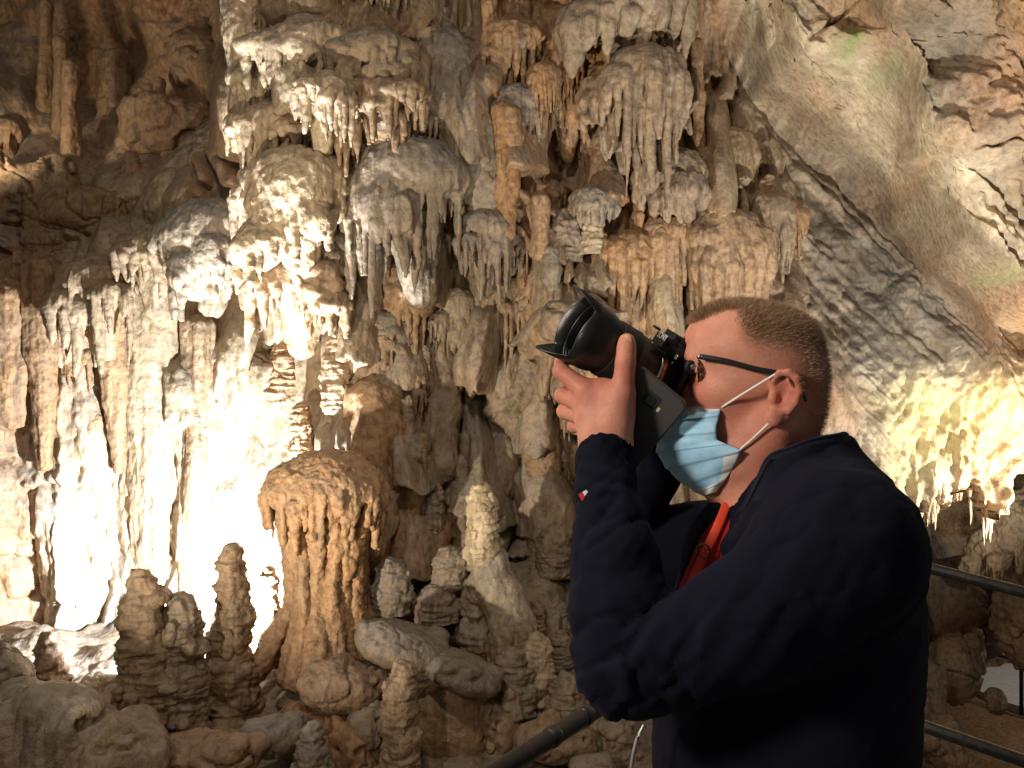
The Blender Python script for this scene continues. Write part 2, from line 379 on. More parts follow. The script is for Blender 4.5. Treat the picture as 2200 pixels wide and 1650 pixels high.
REF = 5.3
def build_wall():
    px = np.arange(-350, 2560, 3.4); py = np.arange(-250, 1660, 3.4)
    nx, ny = len(px), len(py)
    PX, PY = np.meshgrid(px, py, indexing='ij'); PX = PX.ravel(); PY = PY.ravel()
    X = (PX - 1100) * K * REF; Z = EYE - (PY - 825) * K * REF
    parts = wall_relief(PX, PY, X, Z); Y = parts[0] - parts[1]
    # sheet position: X, Z scale gently with depth so the relief sits where the depth map puts it
    S = parts[0] / REF
    V = np.stack([X * S, Y, EYE + (Z - EYE) * S], 1)
    dy = PY - edge_y(PX) + 75 * (billow(np.stack([X * 15, 0 * X, 0 * Z], 1), 2, 2) - 0.35) * (PX > 1800)
    opening = (PX > 1700) & (dy > 0)
    V[:, 1] += np.where((PX > 1700), 0.35 * sstep(-5, 12, dy) ** 2, 0)      # the rim turns back before it ends
    keep = ~((PX > 1700) & (dy > 18))
    I = np.arange(nx * ny).reshape(nx, ny)
    Q = np.stack([I[:-1, :-1], I[:-1, 1:], I[1:, 1:], I[1:, :-1]], -1).reshape(-1, 4)
    Q = Q[keep[Q].all(1)]
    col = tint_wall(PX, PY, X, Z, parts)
    used = np.unique(Q); re = np.full(len(V), -1); re[used] = np.arange(len(used)); Q = re[Q]; V = V[used]; col = col[used]
    V = V.astype(float)
    N = normals(V, Q); N[N[:, 1] > 0] *= 1
    V -= 0.0 * N
    me = quad_mesh('cave_wall', V, Q)
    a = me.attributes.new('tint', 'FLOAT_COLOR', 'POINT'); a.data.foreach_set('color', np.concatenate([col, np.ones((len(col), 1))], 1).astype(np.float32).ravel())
    al = (gauss(PX, PY, 1760, 150, 26, 40) + gauss(PX, PY, 1805, 25, 26, 30) + 0.5 * gauss(PX, PY, 1830, 215, 30, 30) + 0.5 * gauss(PX, PY, 2080, 610, 30, 18) + 0.35 * gauss(PX, PY, 2190, 690, 30, 40) + 0.5 * gauss(PX, PY, 1440, 370, 30, 60))[used]
    a = me.attributes.new('algae', 'FLOAT', 'POINT'); a.data.foreach_set('value', al.astype(np.float32))
    ye = (np.clip(1.3 * gauss(PX, PY, 2010, 900, 120, 75) + 0.6 * gauss(PX, PY, 1930, 990, 50, 70) + 0.35 * gauss(PX, PY, 2150, 860, 90, 60), 0, 1))[used]
    a = me.attributes.new('yellow', 'FLOAT', 'POINT'); a.data.foreach_set('value', ye.astype(np.float32))
    a = me.attributes.new('bedrock', 'FLOAT', 'POINT'); a.data.foreach_set('value', parts[2][used].astype(np.float32))
    o = link('cave_wall', me, ROCKW); tag(o, kind='structure'); return o
cave_wall = build_wall()

def wall_y(px, py):
    a = np.array([float(px)]); b = np.array([float(py)])
    X = (a - 1100) * K * REF; Z = EYE - (b - 825) * K * REF
    parts = wall_relief(a, b, X, Z); return float(parts[0][0]), float(parts[1][0])

def sheet(name, x0, x1, y0, y1, step, fn, tfn, mat, flip=False):
    """a grid over (u, v) whose points come from fn(U, V) -> (N,3)"""
    u = np.arange(x0, x1, step); v = np.arange(y0, y1, step); U, W = np.meshgrid(u, v, indexing='ij'); U = U.ravel(); W = W.ravel()
    I = np.arange(len(u) * len(v)).reshape(len(u), len(v))
    Q = np.stack([I[:-1, :-1], I[1:, :-1], I[1:, 1:], I[:-1, 1:]], -1).reshape(-1, 4)
    if flip: Q = Q[:, ::-1]
    V = fn(U, W); col = tfn(U, W, V)
    me = quad_mesh(name, V, Q)
    a = me.attributes.new('tint', 'FLOAT_COLOR', 'POINT'); a.data.foreach_set('color', np.concatenate([col, np.ones((len(col), 1))], 1).astype(np.float32).ravel())
    return link(name, me, mat)

def floor_z(x, y):
    p = np.stack([x, y, 0 * x], 1)
    base = -0.12 + 0.20 * sstep(4.0, 4.8, y) + 0.26 * np.exp(-((x + 0.80) / 0.5) ** 2 - ((y - 4.45) / 0.45) ** 2) + 0.22 * sstep(-0.6, 0.2, x) * sstep(3.9, 4.6, y)
    base = base - 0.55 * sstep(2.7, 1.9, y) * 1.0
    r = 0.13 * (1 - worley(p * 1.9 + 3, 2)) + 0.07 * (1 - worley(p * 5, 1)) + 0.08 * (fbm(p * 2.4, 4, 0) - 0.5) + 0.03 * (1 - worley(p * 13, 3)) + 0.10 * (1 - billow(p * np.array((3.5, 3.5, 1)), 4, 2)) - 0.06
    pit = sstep(1.25, 2.1, x) * sstep(2.2, 3.0, y)
    return base + r - 2.3 * pit
def floor_fn(U, W): return np.stack([U, W, floor_z(U, W)], 1)
def floor_t(U, W, V):
    n = fbm(np.stack([U * 2, W * 2, 0 * U], 1), 3, 2)
    return np.stack([0.1 + 0.8 * n, 0.35 + 0.4 * fbm(np.stack([U * 7, W * 7, 0 * U], 1), 2, 1), 0.24 + 0.3 * n], 1)
o = sheet('cave_floor', -4.6, 2.1, 1.7, 6.6, 0.022, floor_fn, floor_t, ROCKW); tag(o, kind='structure')

# right chamber
def pit_fn(U, W):
    p = np.stack([U, W, 0 * U], 1)
    z = -2.15 + 0.25 * fbm(p * 0.8, 4, 1) + 0.10 * (1 - worley(p * 1.6, 2)) - 0.02 * (U - 4)
    return np.stack([U, W, z], 1)
def pit_t(U, W, V):
    n = fbm(np.stack([U, W, 0 * U], 1), 3, 2); return np.stack([0.75 + 0.3 * n, 0.05 + 0 * n, 0.20 + 0.1 * n], 1)
o = sheet('lower_chamber_floor', 1.9, 12, 2.4, 16, 0.06, pit_fn, pit_t, ROCKW); tag(o, kind='structure')
def farw_fn(U, W):
    p = np.stack([U, 0 * U, W], 1); r1 = billow(p * 0.7, 4, 1); k = 1 - worley(p * 2.0, 2); k3 = 1 - worley(p * 6, 1)
    d = 11.6 + 0.25 * (U - 5) - 1.1 * r1 - 0.3 * k - 0.1 * k3 - 2.4 * sstep(5.3, 3.6, U)
    return np.stack([U, d, W], 1)
def farw_t(U, W, V):
    n = fbm(np.stack([U, 0 * U, W], 1), 3, 2); return np.stack([0.2 + 0.6 * n, 0.2 + 0 * n, 0.24 + 0.15 * n], 1)
o = sheet('far_cave_wall', 2.4, 12, -2.6, 3.4, 0.045, farw_fn, farw_t, ROCKW); tag(o, kind='structure')

# walkway under the photographer
def walk_fn(U, W): return np.stack([U, W, 0.004 * fbm(np.stack([U * 6, W * 6, 0 * U], 1), 2, 1)], 1)
def walk_t(U, W, V): return np.stack([0.1 + 0 * U, 0.8 + 0 * U, 0.4 + 0 * U], 1)
o = sheet('walkway', -1.2, 2.2, -1.0, 2.6, 0.05, walk_fn, walk_t, ROCKW); tag(o, kind='structure')
# ------------------------------------------------------------------ speleothem builders (one mesh per thing, origin at its foot or root)
def finish(name, F, flute=0.0, bump=0.0, fs=14.0, bs=11.0, seed=0, zs=0.12, smooth=1):
    V, Q = F.mesh()
    if smooth: V = relax(V, Q, smooth)
    N = normals(V, Q); o = np.array((seed * 3.7, seed * 1.9, seed * 5.3))
    d = 0
    if flute: d = d + flute * (0.5 - billow((V + o) * fs * np.array((1, 1, zs)), 2, seed))
    if bump: d = d + bump * (0.6 - worley((V + o) * bs, seed)) + bump * 0.8 * (fbm((V + o) * bs * 2.3, 3, seed) - 0.5)
    d = d + 0.35 * (bump + 0.3 * flute) * (0.55 - worley((V + o) * bs * 2.6, seed + 2)) if not np.isscalar(d) else d
    V = V + N * np.reshape(d, (-1, 1)) if not np.isscalar(d) else V
    return quad_mesh(name, V, Q)

def drapery_mesh(seed, w, h, L, n, deep, vox, knob=0.0, fuse=1.0):
    """a cascade of small domes whose fluted skirts break into drips; origin at the back, level with the top dome"""
    r = random.Random(seed)
    F = Field((-w * 0.8, -deep * 1.5, -h - L * 1.3), (w * 0.8, deep * 0.8, h * 0.25), vox)
    bells = [(0, 0, 0, w * 0.92, h * 0.62, L * 0.75, deep * 0.8)]
    for i in range(2 + (w > 0.2) + 2 * (w > 0.32)):
        q = r.uniform(0.34, 0.58); bells.append((r.uniform(-0.33, 0.33) * w, -deep * r.uniform(0.1, 0.45), -h * r.uniform(0.2, 0.85), w * q, h * r.uniform(0.3, 0.5), L * r.uniform(0.45, 1.0), deep * r.uniform(0.4, 0.6)))
    F.cone((0, 0.15 * deep, -h * 0.4), (r.uniform(-.1, .1) * w, 0.3 * deep, -h - L * 0.75), w * 0.30, w * 0.13, 0)
    for cx, cy, zt, wi, hi, Li, di in bells:
        F.ell((cx, cy, zt - hi * 0.6), (wi * 0.5, di, hi * 0.62), wi * 0.06)
        F.ell((cx + r.uniform(-.2, .2) * wi, cy - di * 0.2, zt - hi * 0.85), (wi * 0.4, di * 0.85, hi * 0.5), wi * 0.06)
        ni = max(5, int(n * wi / w) + 2)
        for i in range(ni):
            a = math.radians(-112 + 224 * (i + 0.5) / ni + r.uniform(-7, 7)); rr = r.uniform(0.86, 1.02)
            x, y = cx + math.sin(a) * wi * 0.47 * rr, cy - math.cos(a) * di * 0.92 * rr
            l = Li * r.choice((0.2, 0.35, 0.5, 0.7, 1.0)) * r.uniform(0.8, 1.2); r0 = wi / ni * r.uniform(0.42, 0.85) * fuse
            x0, y0 = cx + (x - cx) * 0.8, cy + (y - cy) * 0.8; zm = zt - hi * r.uniform(0.9, 1.15); zb = zm - l
            F.cone((x0, y0, zt - hi * 0.35), (x, y, zm), r0 * 0.8, r0 * 1.05, wi * 0.03)
            F.cone((x, y, zm), (x + r.uniform(-1, 1) * r0 * .3, y + r0 * .2, zb + l * 0.4), r0 * 1.05, r0 * 0.7, wi * 0.022)
            F.cone((x, y + r0 * .2, zb + l * 0.4), (x + r.uniform(-1, 1) * r0 * .5, y + r0 * .3, zb), r0 * 0.7, r0 * 0.24, wi * 0.015)
    return finish('drapery', F, w * 0.045, w * (0.012 + knob), 22 / max(w, 0.1) * 0.42, 6 / w, seed, 0.13)

def pile_mesh(seed, H, r0, r1, n, vox, wob=0.15, bump=0.06, flat=0.62):
    """a stalagmite: a leaning tapered core ringed by slipping, uneven ledges and runs"""
    r = random.Random(seed); m = max(r0, r1) * 1.6
    F = Field((-m, -m, -0.08 * H), (m, m, H * 1.06 + r1 * 0.6), vox)
    rad = lambda t: (r0 + (r1 - r0) * t ** 0.8)
    pts, rr = [], []
    for i in range(7):
        t = i / 6; q = rad(t) * r.uniform(0.80, 1.0); pts.append((r.uniform(-1, 1) * wob * q, r.uniform(-1, 1) * wob * q, max(0.0, t * (H - r1 * 0.6)))); rr.append(q * (0.9 if i < 6 else 0.8))
    F.chain(pts, rr, r0 * 0.15)
    for i in range(n * 2):                     # ledges: flattened bulges stuck out to one side
        t = r.uniform(0.02, 0.96); R = rad(t); a = r.uniform(0, 6.28); q = r.uniform(0.2, 0.5); k = min(int(t * 6), 5); c = pts[k]
        e = r.uniform(0.45, 0.8)
        F.ell((c[0] + math.cos(a) * R * q, c[1] + math.sin(a) * R * q, t * (H - r1 * 0.5)), (R * e, R * e, R * r.choice((0.16, 0.3, 0.5, 0.7))), R * 0.10)
    for i in range(n * 2):                     # runs hanging from the ledges
        t = r.uniform(0.15, 0.9); R = rad(t) * 0.93; a = r.uniform(0, 6.28); l = R * r.uniform(0.4, 1.1); z = t * H
        F.cone((math.cos(a) * R * .9, math.sin(a) * R * .9, z), (math.cos(a) * R * 1.0, math.sin(a) * R * 1.0, z - l), R * 0.17, R * 0.08, R * 0.12)
    return finish('pile', F, r0 * 0.20, r0 * bump * 2.0, 0.9 / r0, 1.9 / r0, seed, 5.0)

def column_mesh(seed, H, rt, rm, rb, vox, n=4, flute=0.16, bump=0.07):
    """a fluted column built of several merged strands, origin at its foot"""
    r = random.Random(seed); m = max(rt, rm, rb) * 1.9
    F = Field((-m, -m, -rb * 1.3), (m, m, H + rt * 1.3), vox)
    for i in range(n):
        a = r.uniform(0, 6.28); q = 0.55 if i else 0
        pts, rad = [], []
        for j in range(6):
            t = j / 5; R = (rb * (1 - 2 * t) + rm * 2 * t) if t < 0.5 else (rm * (2 - 2 * t) + rt * (2 * t - 1))
            R *= r.uniform(0.85, 1.15)
            pts.append((math.cos(a + t) * R * q + r.uniform(-.1, .1) * R, math.sin(a + t) * R * q, H * t)); rad.append(R * (0.8 if i == 0 else r.uniform(0.4, 0.6)))
        F.chain(pts, rad, rm * 0.18)
    return finish('column', F, rm * flute, rm * bump, 2.2 / rm, 1.6 / rm, seed, 0.18)

def boulder_mesh(seed, rx, ry, rz, vox, lumps=5, bump=0.08, k=0.3):
    r = random.Random(seed); m = 1.55
    F = Field((-rx * m, -ry * m, -rz * 1.4), (rx * m, ry * m, rz * 1.5), vox)
    F.ell((0, 0, -0.1 * rz), (rx, ry, rz * 0.95), 0)
    for i in range(lumps + 2):
        a = r.uniform(0, 6.28); q = r.uniform(0.4, 0.75)
        F.ell((math.cos(a) * rx * q, math.sin(a) * ry * q, r.uniform(-0.4, 0.55) * rz), (rx * r.uniform(0.28, 0.55), ry * r.uniform(0.28, 0.55), rz * r.uniform(0.3, 0.6)), rz * k * 0.6, Matrix.Rotation(r.uniform(-.6, .6), 3, 'Y'))
    V, Q = F.mesh(); V = relax(V, Q, 1); N = normals(V, Q); s = min(rx, ry, rz); o = np.array((seed * 3.7, seed * 1.9, seed * 5.3))
    p = (V + o) / s
    d = s * bump * (3.2 * (fbm(p * 0.9, 4, seed) - 0.5) + 0.45 * (0.5 - worley(p * 1.6, seed)) - 1.3 * np.exp(-(np.abs(fbm(p * 0.8 + 9, 3, seed + 1) - 0.5) / 0.02) ** 2) + 0.4 * (0.5 - billow(p * 4, 3, seed)))
    return quad_mesh('boulder', V + N * d[:, None], Q)

def spike_mesh(seed, L, r0, vox):
    r = random.Random(seed); F = Field((-r0 * 1.8, -r0 * 1.8, -L * 1.05), (r0 * 1.8, r0 * 1.8, r0 * 0.8), vox)
    F.chain([(0, 0, 0), (r.uniform(-.2, .2) * r0, 0, -L * 0.4), (r.uniform(-.3, .3) * r0, 0, -L * 0.75), (r.uniform(-.3, .3) * r0, 0, -L)], [r0, r0 * 0.7, r0 * 0.42, r0 * 0.14], r0 * 0.1)
    return finish('spike', F, r0 * 0.15, r0 * 0.1, 1.5 / r0, 1.2 / r0, seed, 0.15)

LM = []
def put(name, me, loc, label, cat, tint=(0.4, 0.4, 0.5), rz=0.0, sc=(1, 1, 1), group=None, rx=0.0, ry=0.0):
    if not me.materials: me.materials.append(ROCK)
    o = bpy.data.objects.new(name, me); COL.objects.link(o); o.location = loc; o.rotation_euler = (rx, ry, rz); o.scale = sc
    o.color = (*tint, 1); tag(o, label, cat, group, 'thing'); LM.append((loc, label)); return o
def on_wall(px, py, into=0.0):
    d, rel = wall_y(px, py); return P(px, py, d - rel * 0.6 + into)

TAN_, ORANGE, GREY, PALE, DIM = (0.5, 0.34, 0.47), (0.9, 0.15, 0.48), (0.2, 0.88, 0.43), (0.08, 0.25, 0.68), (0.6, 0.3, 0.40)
mix3 = lambda a, b, t: tuple(x + (y - x) * t for x, y in zip(a, b))

# ---- hand-placed draperies: px, py of the top, width px, dome px, drip px, drips, stand-off from the wall, tint, label
DRAPES = [
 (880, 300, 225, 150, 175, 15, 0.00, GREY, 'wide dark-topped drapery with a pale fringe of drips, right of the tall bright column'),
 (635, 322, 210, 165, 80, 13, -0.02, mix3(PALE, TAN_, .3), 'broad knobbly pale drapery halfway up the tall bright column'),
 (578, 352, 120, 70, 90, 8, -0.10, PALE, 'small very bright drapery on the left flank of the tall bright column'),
 (452, 432, 190, 130, 70, 12, -0.12, GREY, 'dark domed drapery with a brilliant white hem, above the floodlit nook'),
 (340, 508, 170, 60, 90, 11, -0.10, mix3(TAN_, PALE, .4), 'low floodlit drapery left of the dark dome above the nook'),
 (205, 560, 150, 80, 110, 9, -0.12, mix3(TAN_, PALE, .4), 'floodlit drapery at the upper left corner of the bright nook'),
 (650, 560, 190, 70, 110, 10, -0.10, TAN_, 'shelf-like drapery with a bright spot on its hem, under the tall bright column'),
 (1110, 185, 105, 65, 60, 8, -0.04, GREY, 'grey-capped drapery with pointed hem, above the long orange columns'),
 (1168, 135, 70, 60, 90, 6, -0.10, ORANGE, 'narrow orange drapery beside the grey-capped one, upper middle of the wall'),
 (1098, 45, 120, 60, 150, 8, 0.0, mix3(ORANGE, TAN_, .4), 'tall tan drapery hanging at the top edge above the orange columns'),
 (1225, 70, 90, 70, 110, 7, -0.02, ORANGE, 'orange drapery just left of the wide smooth drapery, near the top'),
 (1305, 165, 110, 60, 45, 7, -0.08, TAN_, 'short rounded drapery under the wide smooth grey one'),
 (1385, 105, 160, 95, 190, 11, -0.10, mix3(TAN_, GREY, .4), 'large tan drapery with dark slots in its hem, upper right of centre'),
 (1340, -40, 210, 90, 110, 9, -0.04, mix3(TAN_, GREY, .6), 'wide smooth greyish drapery cut by the top edge of the photo'),
 (1345, 250, 90, 40, 70, 7, 0.0, mix3(GREY, PALE, .3), 'ragged pale drapery in the shadow under the large slotted drapery'),
 (1440, 325, 130, 70, 75, 8, -0.08, mix3(TAN_, GREY, .4), 'stubby drapery with a torn hem, below the large slotted drapery'),
 (1555, 275, 120, 90, 190, 8, -0.04, TAN_, 'long drapery ending in one point, right of the torn-hemmed drapery'),
 (1275, 405, 95, 55, 45, 7, -0.10, GREY, 'bluish grey capped drapery above the pale knob in the middle of the wall'),
 (1355, 505, 110, 55, 210, 8, -0.06, ORANGE, 'long ochre drapery hanging behind the tip of the camera lens'),
 (1440, 470, 90, 40, 250, 6, -0.04, mix3(ORANGE, TAN_, .5), 'narrow ribbed ochre curtain above the lens barrel'),
 (1560, 450, 160, 110, 170, 10, -0.06, mix3(TAN_, ORANGE, .3), 'big smooth fluted drapery right above the photographer\'s forehead'),
 (1655, 420, 90, 60, 160, 6, 0.0, mix3(TAN_, GREY, .3), 'slim drapery at the right end of the fluted drapery above the head'),
 (1630, 300, 80, 60, 110, 6, 0.0, mix3(TAN_, GREY, .3), 'slim tan drapery under the sloping ledge, right of centre'),
 (800, 80, 190, 80, 90, 14, -0.02, mix3(GREY, TAN_, .5), 'dark-topped drapery with many thin drips, top right of the bright column'),
 (815, 180, 190, 60, 110, 14, -0.02, TAN_, 'tier of thin tan drips under the dark-topped drapery on the column'),
 (660, 60, 190, 70, 80, 12, -0.06, mix3(PALE, GREY, .3), 'bright lumpy drapery at the top of the tall column'),
 (560, 130, 110, 70, 120, 7, -0.02, PALE, 'smooth whitish drapery on the left edge of the tall column, near the top'),
 (700, 165, 120, 60, 90, 9, -0.10, PALE, 'brilliant white drapery in the middle of the tall column'),
 (590, 230, 150, 70, 110, 9, -0.03, mix3(PALE, TAN_, .3), 'long pale drapery on the left side of the tall column, above the lit flank'),
 (1040, 455, 110, 60, 110, 9, -0.06, GREY, 'dusty grey drapery at the foot of the sloping grey ridge'),
 (720, 500, 90, 60, 80, 7, -0.03, GREY, 'grey drapery between the column and the brown hollow'),
 (860, 560, 130, 90, 110, 9, 0.02, mix3(ORANGE, TAN_, .5), 'brown lumpy drapery under the pale-fringed drapery'),
 (1090, 590, 90, 60, 110, 7, -0.02, TAN_, 'tan drapery below the dusty grey drapery'),
 (985, 620, 90, 90, 120, 7, -0.02, mix3(TAN_, GREY, .5), 'greyish drapery in the middle of the wall, left of the lens'),
]
for i, (px, py, w, h, L, n, off, t, lab) in enumerate(DRAPES):
    d, rel = wall_y(px, py + h * 0.8); d = d - 0.7 * min(rel, 0.35) + off; off = off - 0.09; d -= 0.09; m = K * d
    me = drapery_mesh(100 + i, w * m * 1.18, h * m * 1.2, L * m * 1.15, n, min(0.34, w * m * 0.5), max(0.0058, w * m / 72), 0.02 if 'knob' in lab or 'lump' in lab else 0.0, 1.55 if px > 1290 and px < 1700 else 1.0)
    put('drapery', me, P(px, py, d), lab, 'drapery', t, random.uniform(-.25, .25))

# ---- hand-placed columns and long ribs: px, top py, foot py, radii px (top, mid, foot), stand-off, tint, label
COLS = [
 (1083, 245, 505, 30, 28, 20, -0.05, ORANGE, 'long smooth orange column, left one of the pair below the grey-capped drapery'),
 (1128, 250, 470, 20, 20, 14, -0.05, ORANGE, 'thin orange column, right one of the pair below the grey-capped drapery'),
 (1160, 432, 545, 22, 15, 20, -0.14, mix3(ORANGE, PALE, .3), 'short bone-shaped ochre column beside the pale knob'),
 (255, 640, 1010, 34, 28, 10, -0.10, mix3(ORANGE, TAN_, .4), 'long brown column crossing the floodlit nook'),
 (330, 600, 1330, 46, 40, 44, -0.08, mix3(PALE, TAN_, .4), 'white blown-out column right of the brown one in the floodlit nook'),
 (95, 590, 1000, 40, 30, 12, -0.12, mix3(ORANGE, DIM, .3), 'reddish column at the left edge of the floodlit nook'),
 (25, 640, 900, 46, 40, 30, -0.04, ORANGE, 'slanting orange column at the far left edge of the photo'),
 (430, 700, 1330, 30, 34, 44, -0.05, TAN_, 'tan column at the right side of the floodlit nook'),
 (250, 130, 360, 26, 32, 46, -0.1, DIM, 'dim brown stalagmite column in the dark upper left recess'),
 (880, 420, 640, 40, 24, 14, -0.10, mix3(PALE, TAN_, .5), 'pale melted-looking strand under the pale-fringed drapery'),
 (785, 360, 560, 22, 18, 14, -0.12, mix3(PALE, TAN_, .6), 'grey strand left of the brown hollow beside the bright column'),
 (620, 640, 730, 18, 14, 10, -0.16, TAN_, 'stalactite meeting a stalagmite under the shelf-like drapery'),
 (1185, 540, 640, 16, 20, 8, -0.12, GREY, 'grey leaf-shaped stalactite left of the lens'),
 (930, 700, 1000, 40, 46, 60, 0.0, mix3(TAN_, GREY, .4), 'knobbly grey-brown column left of the photographer\'s hand'),
 (1060, 730, 1040, 50, 46, 60, 0.0, mix3(TAN_, GREY, .6), 'dusty column between the knobbly one and the photographer\'s hand'),
 (1165, 880, 1330, 36, 44, 60, 0.0, mix3(TAN_, ORANGE, .3), 'brown column just left of the raised sleeve'),
 (1420, 960, 1130, 30, 30, 34, 0.0, mix3(TAN_, ORANGE, .4), 'tan column seen between the sleeve and the mask'),
 (785, 860, 1180, 56, 74, 80, 0.02, mix3(ORANGE, TAN_, .3), 'massive ochre column right behind the mushroom-shaped stalagmite\'s cap'),
 (860, 950, 1240, 46, 40, 50, -0.05, mix3(ORANGE, TAN_, .5), 'brown fluted column right behind the mushroom-shaped stalagmite'),
 (1780, 830, 960, 26, 22, 20, -0.05, TAN_, 'tan column behind the photographer\'s nape'),
]
for i, (px, p0, p1, a, b, c, off, t, lab) in enumerate(COLS):
    pm = (p0 + p1) / 2; d, rel = wall_y(px, pm); d = d - 0.75 * min(rel, 0.4) + off; m = K * d
    me = column_mesh(200 + i, (p1 - p0) * m, a * m * 1.1, b * m * 1.1, c * m * 1.1, max(0.007, b * m / 11), 4, 0.16, 0.2 if t is DIM else 0.09)
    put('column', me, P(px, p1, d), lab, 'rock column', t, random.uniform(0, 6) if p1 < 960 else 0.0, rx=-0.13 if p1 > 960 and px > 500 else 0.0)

# ---- stalagmites and boulders standing on the floor: px, foot py, top py, d, radii px (foot, top), lobes, tint, label
PILES = [
 (308, 1640, 1228, 3.85, 84, 42, 9, TAN_, 'broad shadowed stalagmite before the floodlit nook, taller half of a joined pair', 0.2),
 (388, 1620, 1283, 3.9, 74, 44, 7, mix3(TAN_, GREY, .5), 'blunt stalagmite joined to the right side of the broad shadowed one', 0.12),
 (500, 1580, 1176, 4.1, 72, 34, 9, mix3(TAN_, DIM, .5), 'dark pointed stalagmite standing against the brightest part of the nook', 0.16),
 (105, 1520, 1365, 4.1, 60, 22, 5, mix3(TAN_, DIM, .4), 'small dark pointed stalagmite near the lower left corner', 0.12),
 (727, 880, 728, 4.9, 44, 30, 6, TAN_, 'stacked knobbly stalagmite with a grey cap, above the mushroom-shaped one', 0.14),
 (808, 870, 662, 4.95, 50, 30, 7, mix3(TAN_, PALE, .3), 'leaning knobbly stalagmite right of the grey-capped one', 0.22),
 (648, 990, 870, 4.95, 32, 22, 5, mix3(ORANGE, TAN_, .4), 'small ringed stalagmite touching the glare, above the mushroom cap', 0.08),
 (1036, 1200, 1040, 4.42, 37, 32, 7, (0.0, 0.1, 0.85), 'whitish stacked stalagmite top, tallest one left of the raised sleeve', 0.12),
 (1046, 1400, 1150, 4.5, 72, 40, 8, mix3(GREY, PALE, .4), 'grey slumped base below the whitish stacked stalagmite', 0.25),
 (860, 1665, 1425, 3.55, 46, 36, 9, TAN_, 'slender stalagmite of stacked lobes at the bottom edge, left of the handrail', 0.16),
 (672, 1670, 1555, 3.4, 48, 26, 4, GREY, 'short stalagmite with a flat pale top at the bottom edge', 0.1),
 (1100, 1520, 1402, 4.1, 60, 44, 5, mix3(TAN_, GREY, .5), 'flat-topped stalagmite left of the small pale-tipped one', 0.08),
 (1156, 1500, 1362, 4.15, 52, 26, 5, (0.1, 0.3, 0.72), 'small stalagmite with a pale tip, left of the photographer\'s elbow', 0.1),
 (1215, 1540, 1450, 4.1, 46, 34, 4, mix3(TAN_, GREY, .4), 'low stalagmite half behind the photographer\'s elbow', 0.1),
 (842, 1310, 1205, 4.4, 46, 42, 4, GREY, 'dark cup-topped stalagmite right of the mushroom-shaped stalagmite', 0.06),
 (938, 1330, 1265, 4.45, 52, 44, 3, mix3(TAN_, GREY, .5), 'short flat-topped stalagmite between the dark cup and the grey base', 0.06),
 (965, 1260, 1178, 4.5, 40, 36, 6, mix3(GREY, TAN_, .4), 'low stack of thin ledges left of the whitish stalagmite', 0.25),
 (578, 1420, 1220, 4.6, 34, 18, 6, mix3(ORANGE, TAN_, .5), 'thin bright-edged stalagmite just left of the mushroom-shaped one', 0.1),
 (1190, 1230, 1130, 4.9, 46, 40, 3, mix3(GREY, TAN_, .5), 'dark rounded stalagmite close to the raised sleeve', 0.06),
 (1325, 1690, 1545, 3.9, 60, 44, 5, mix3(TAN_, GREY, .4), 'square-topped stalagmite seen under the photographer\'s elbow', 0.06),
 (545, 830, 690, 5.5, 60, 22, 5, TAN_, 'cone-shaped stalagmite under the drips at the right of the nook', 0.06),
 (610, 860, 735, 5.3, 50, 24, 4, mix3(ORANGE, TAN_, .5), 'brown blunt stalagmite right of the cone-shaped one', 0.06),
 (1213, 560, 460, 4.98, 44, 36, 4, mix3(GREY, TAN_, .4), 'rounded greyish knob in the middle of the wall, left of the paler one', 0.08),
 (1275, 545, 468, 4.95, 34, 24, 4, (0.05, 0.1, 0.7), 'pale knob on a rounded boss in the middle of the wall', 0.08),
 (90, 560, 335, 5.5, 60, 12, 7, DIM, 'dim ringed stalagmite at the left, above the reddish column', 0.1),
]
for i, (px, p1, p0, d, a, b, n, t, lab, wob) in enumerate(PILES):
    m = K * d; big = d < 4.3
    me = pile_mesh(300 + i, (p1 - p0) * m, a * m, b * m, n, max(0.0058, a * m / 26), wob, 0.07)
    put('stalagmite', me, P(px, p1, d), lab, 'stalagmite', t, random.uniform(0, 6))

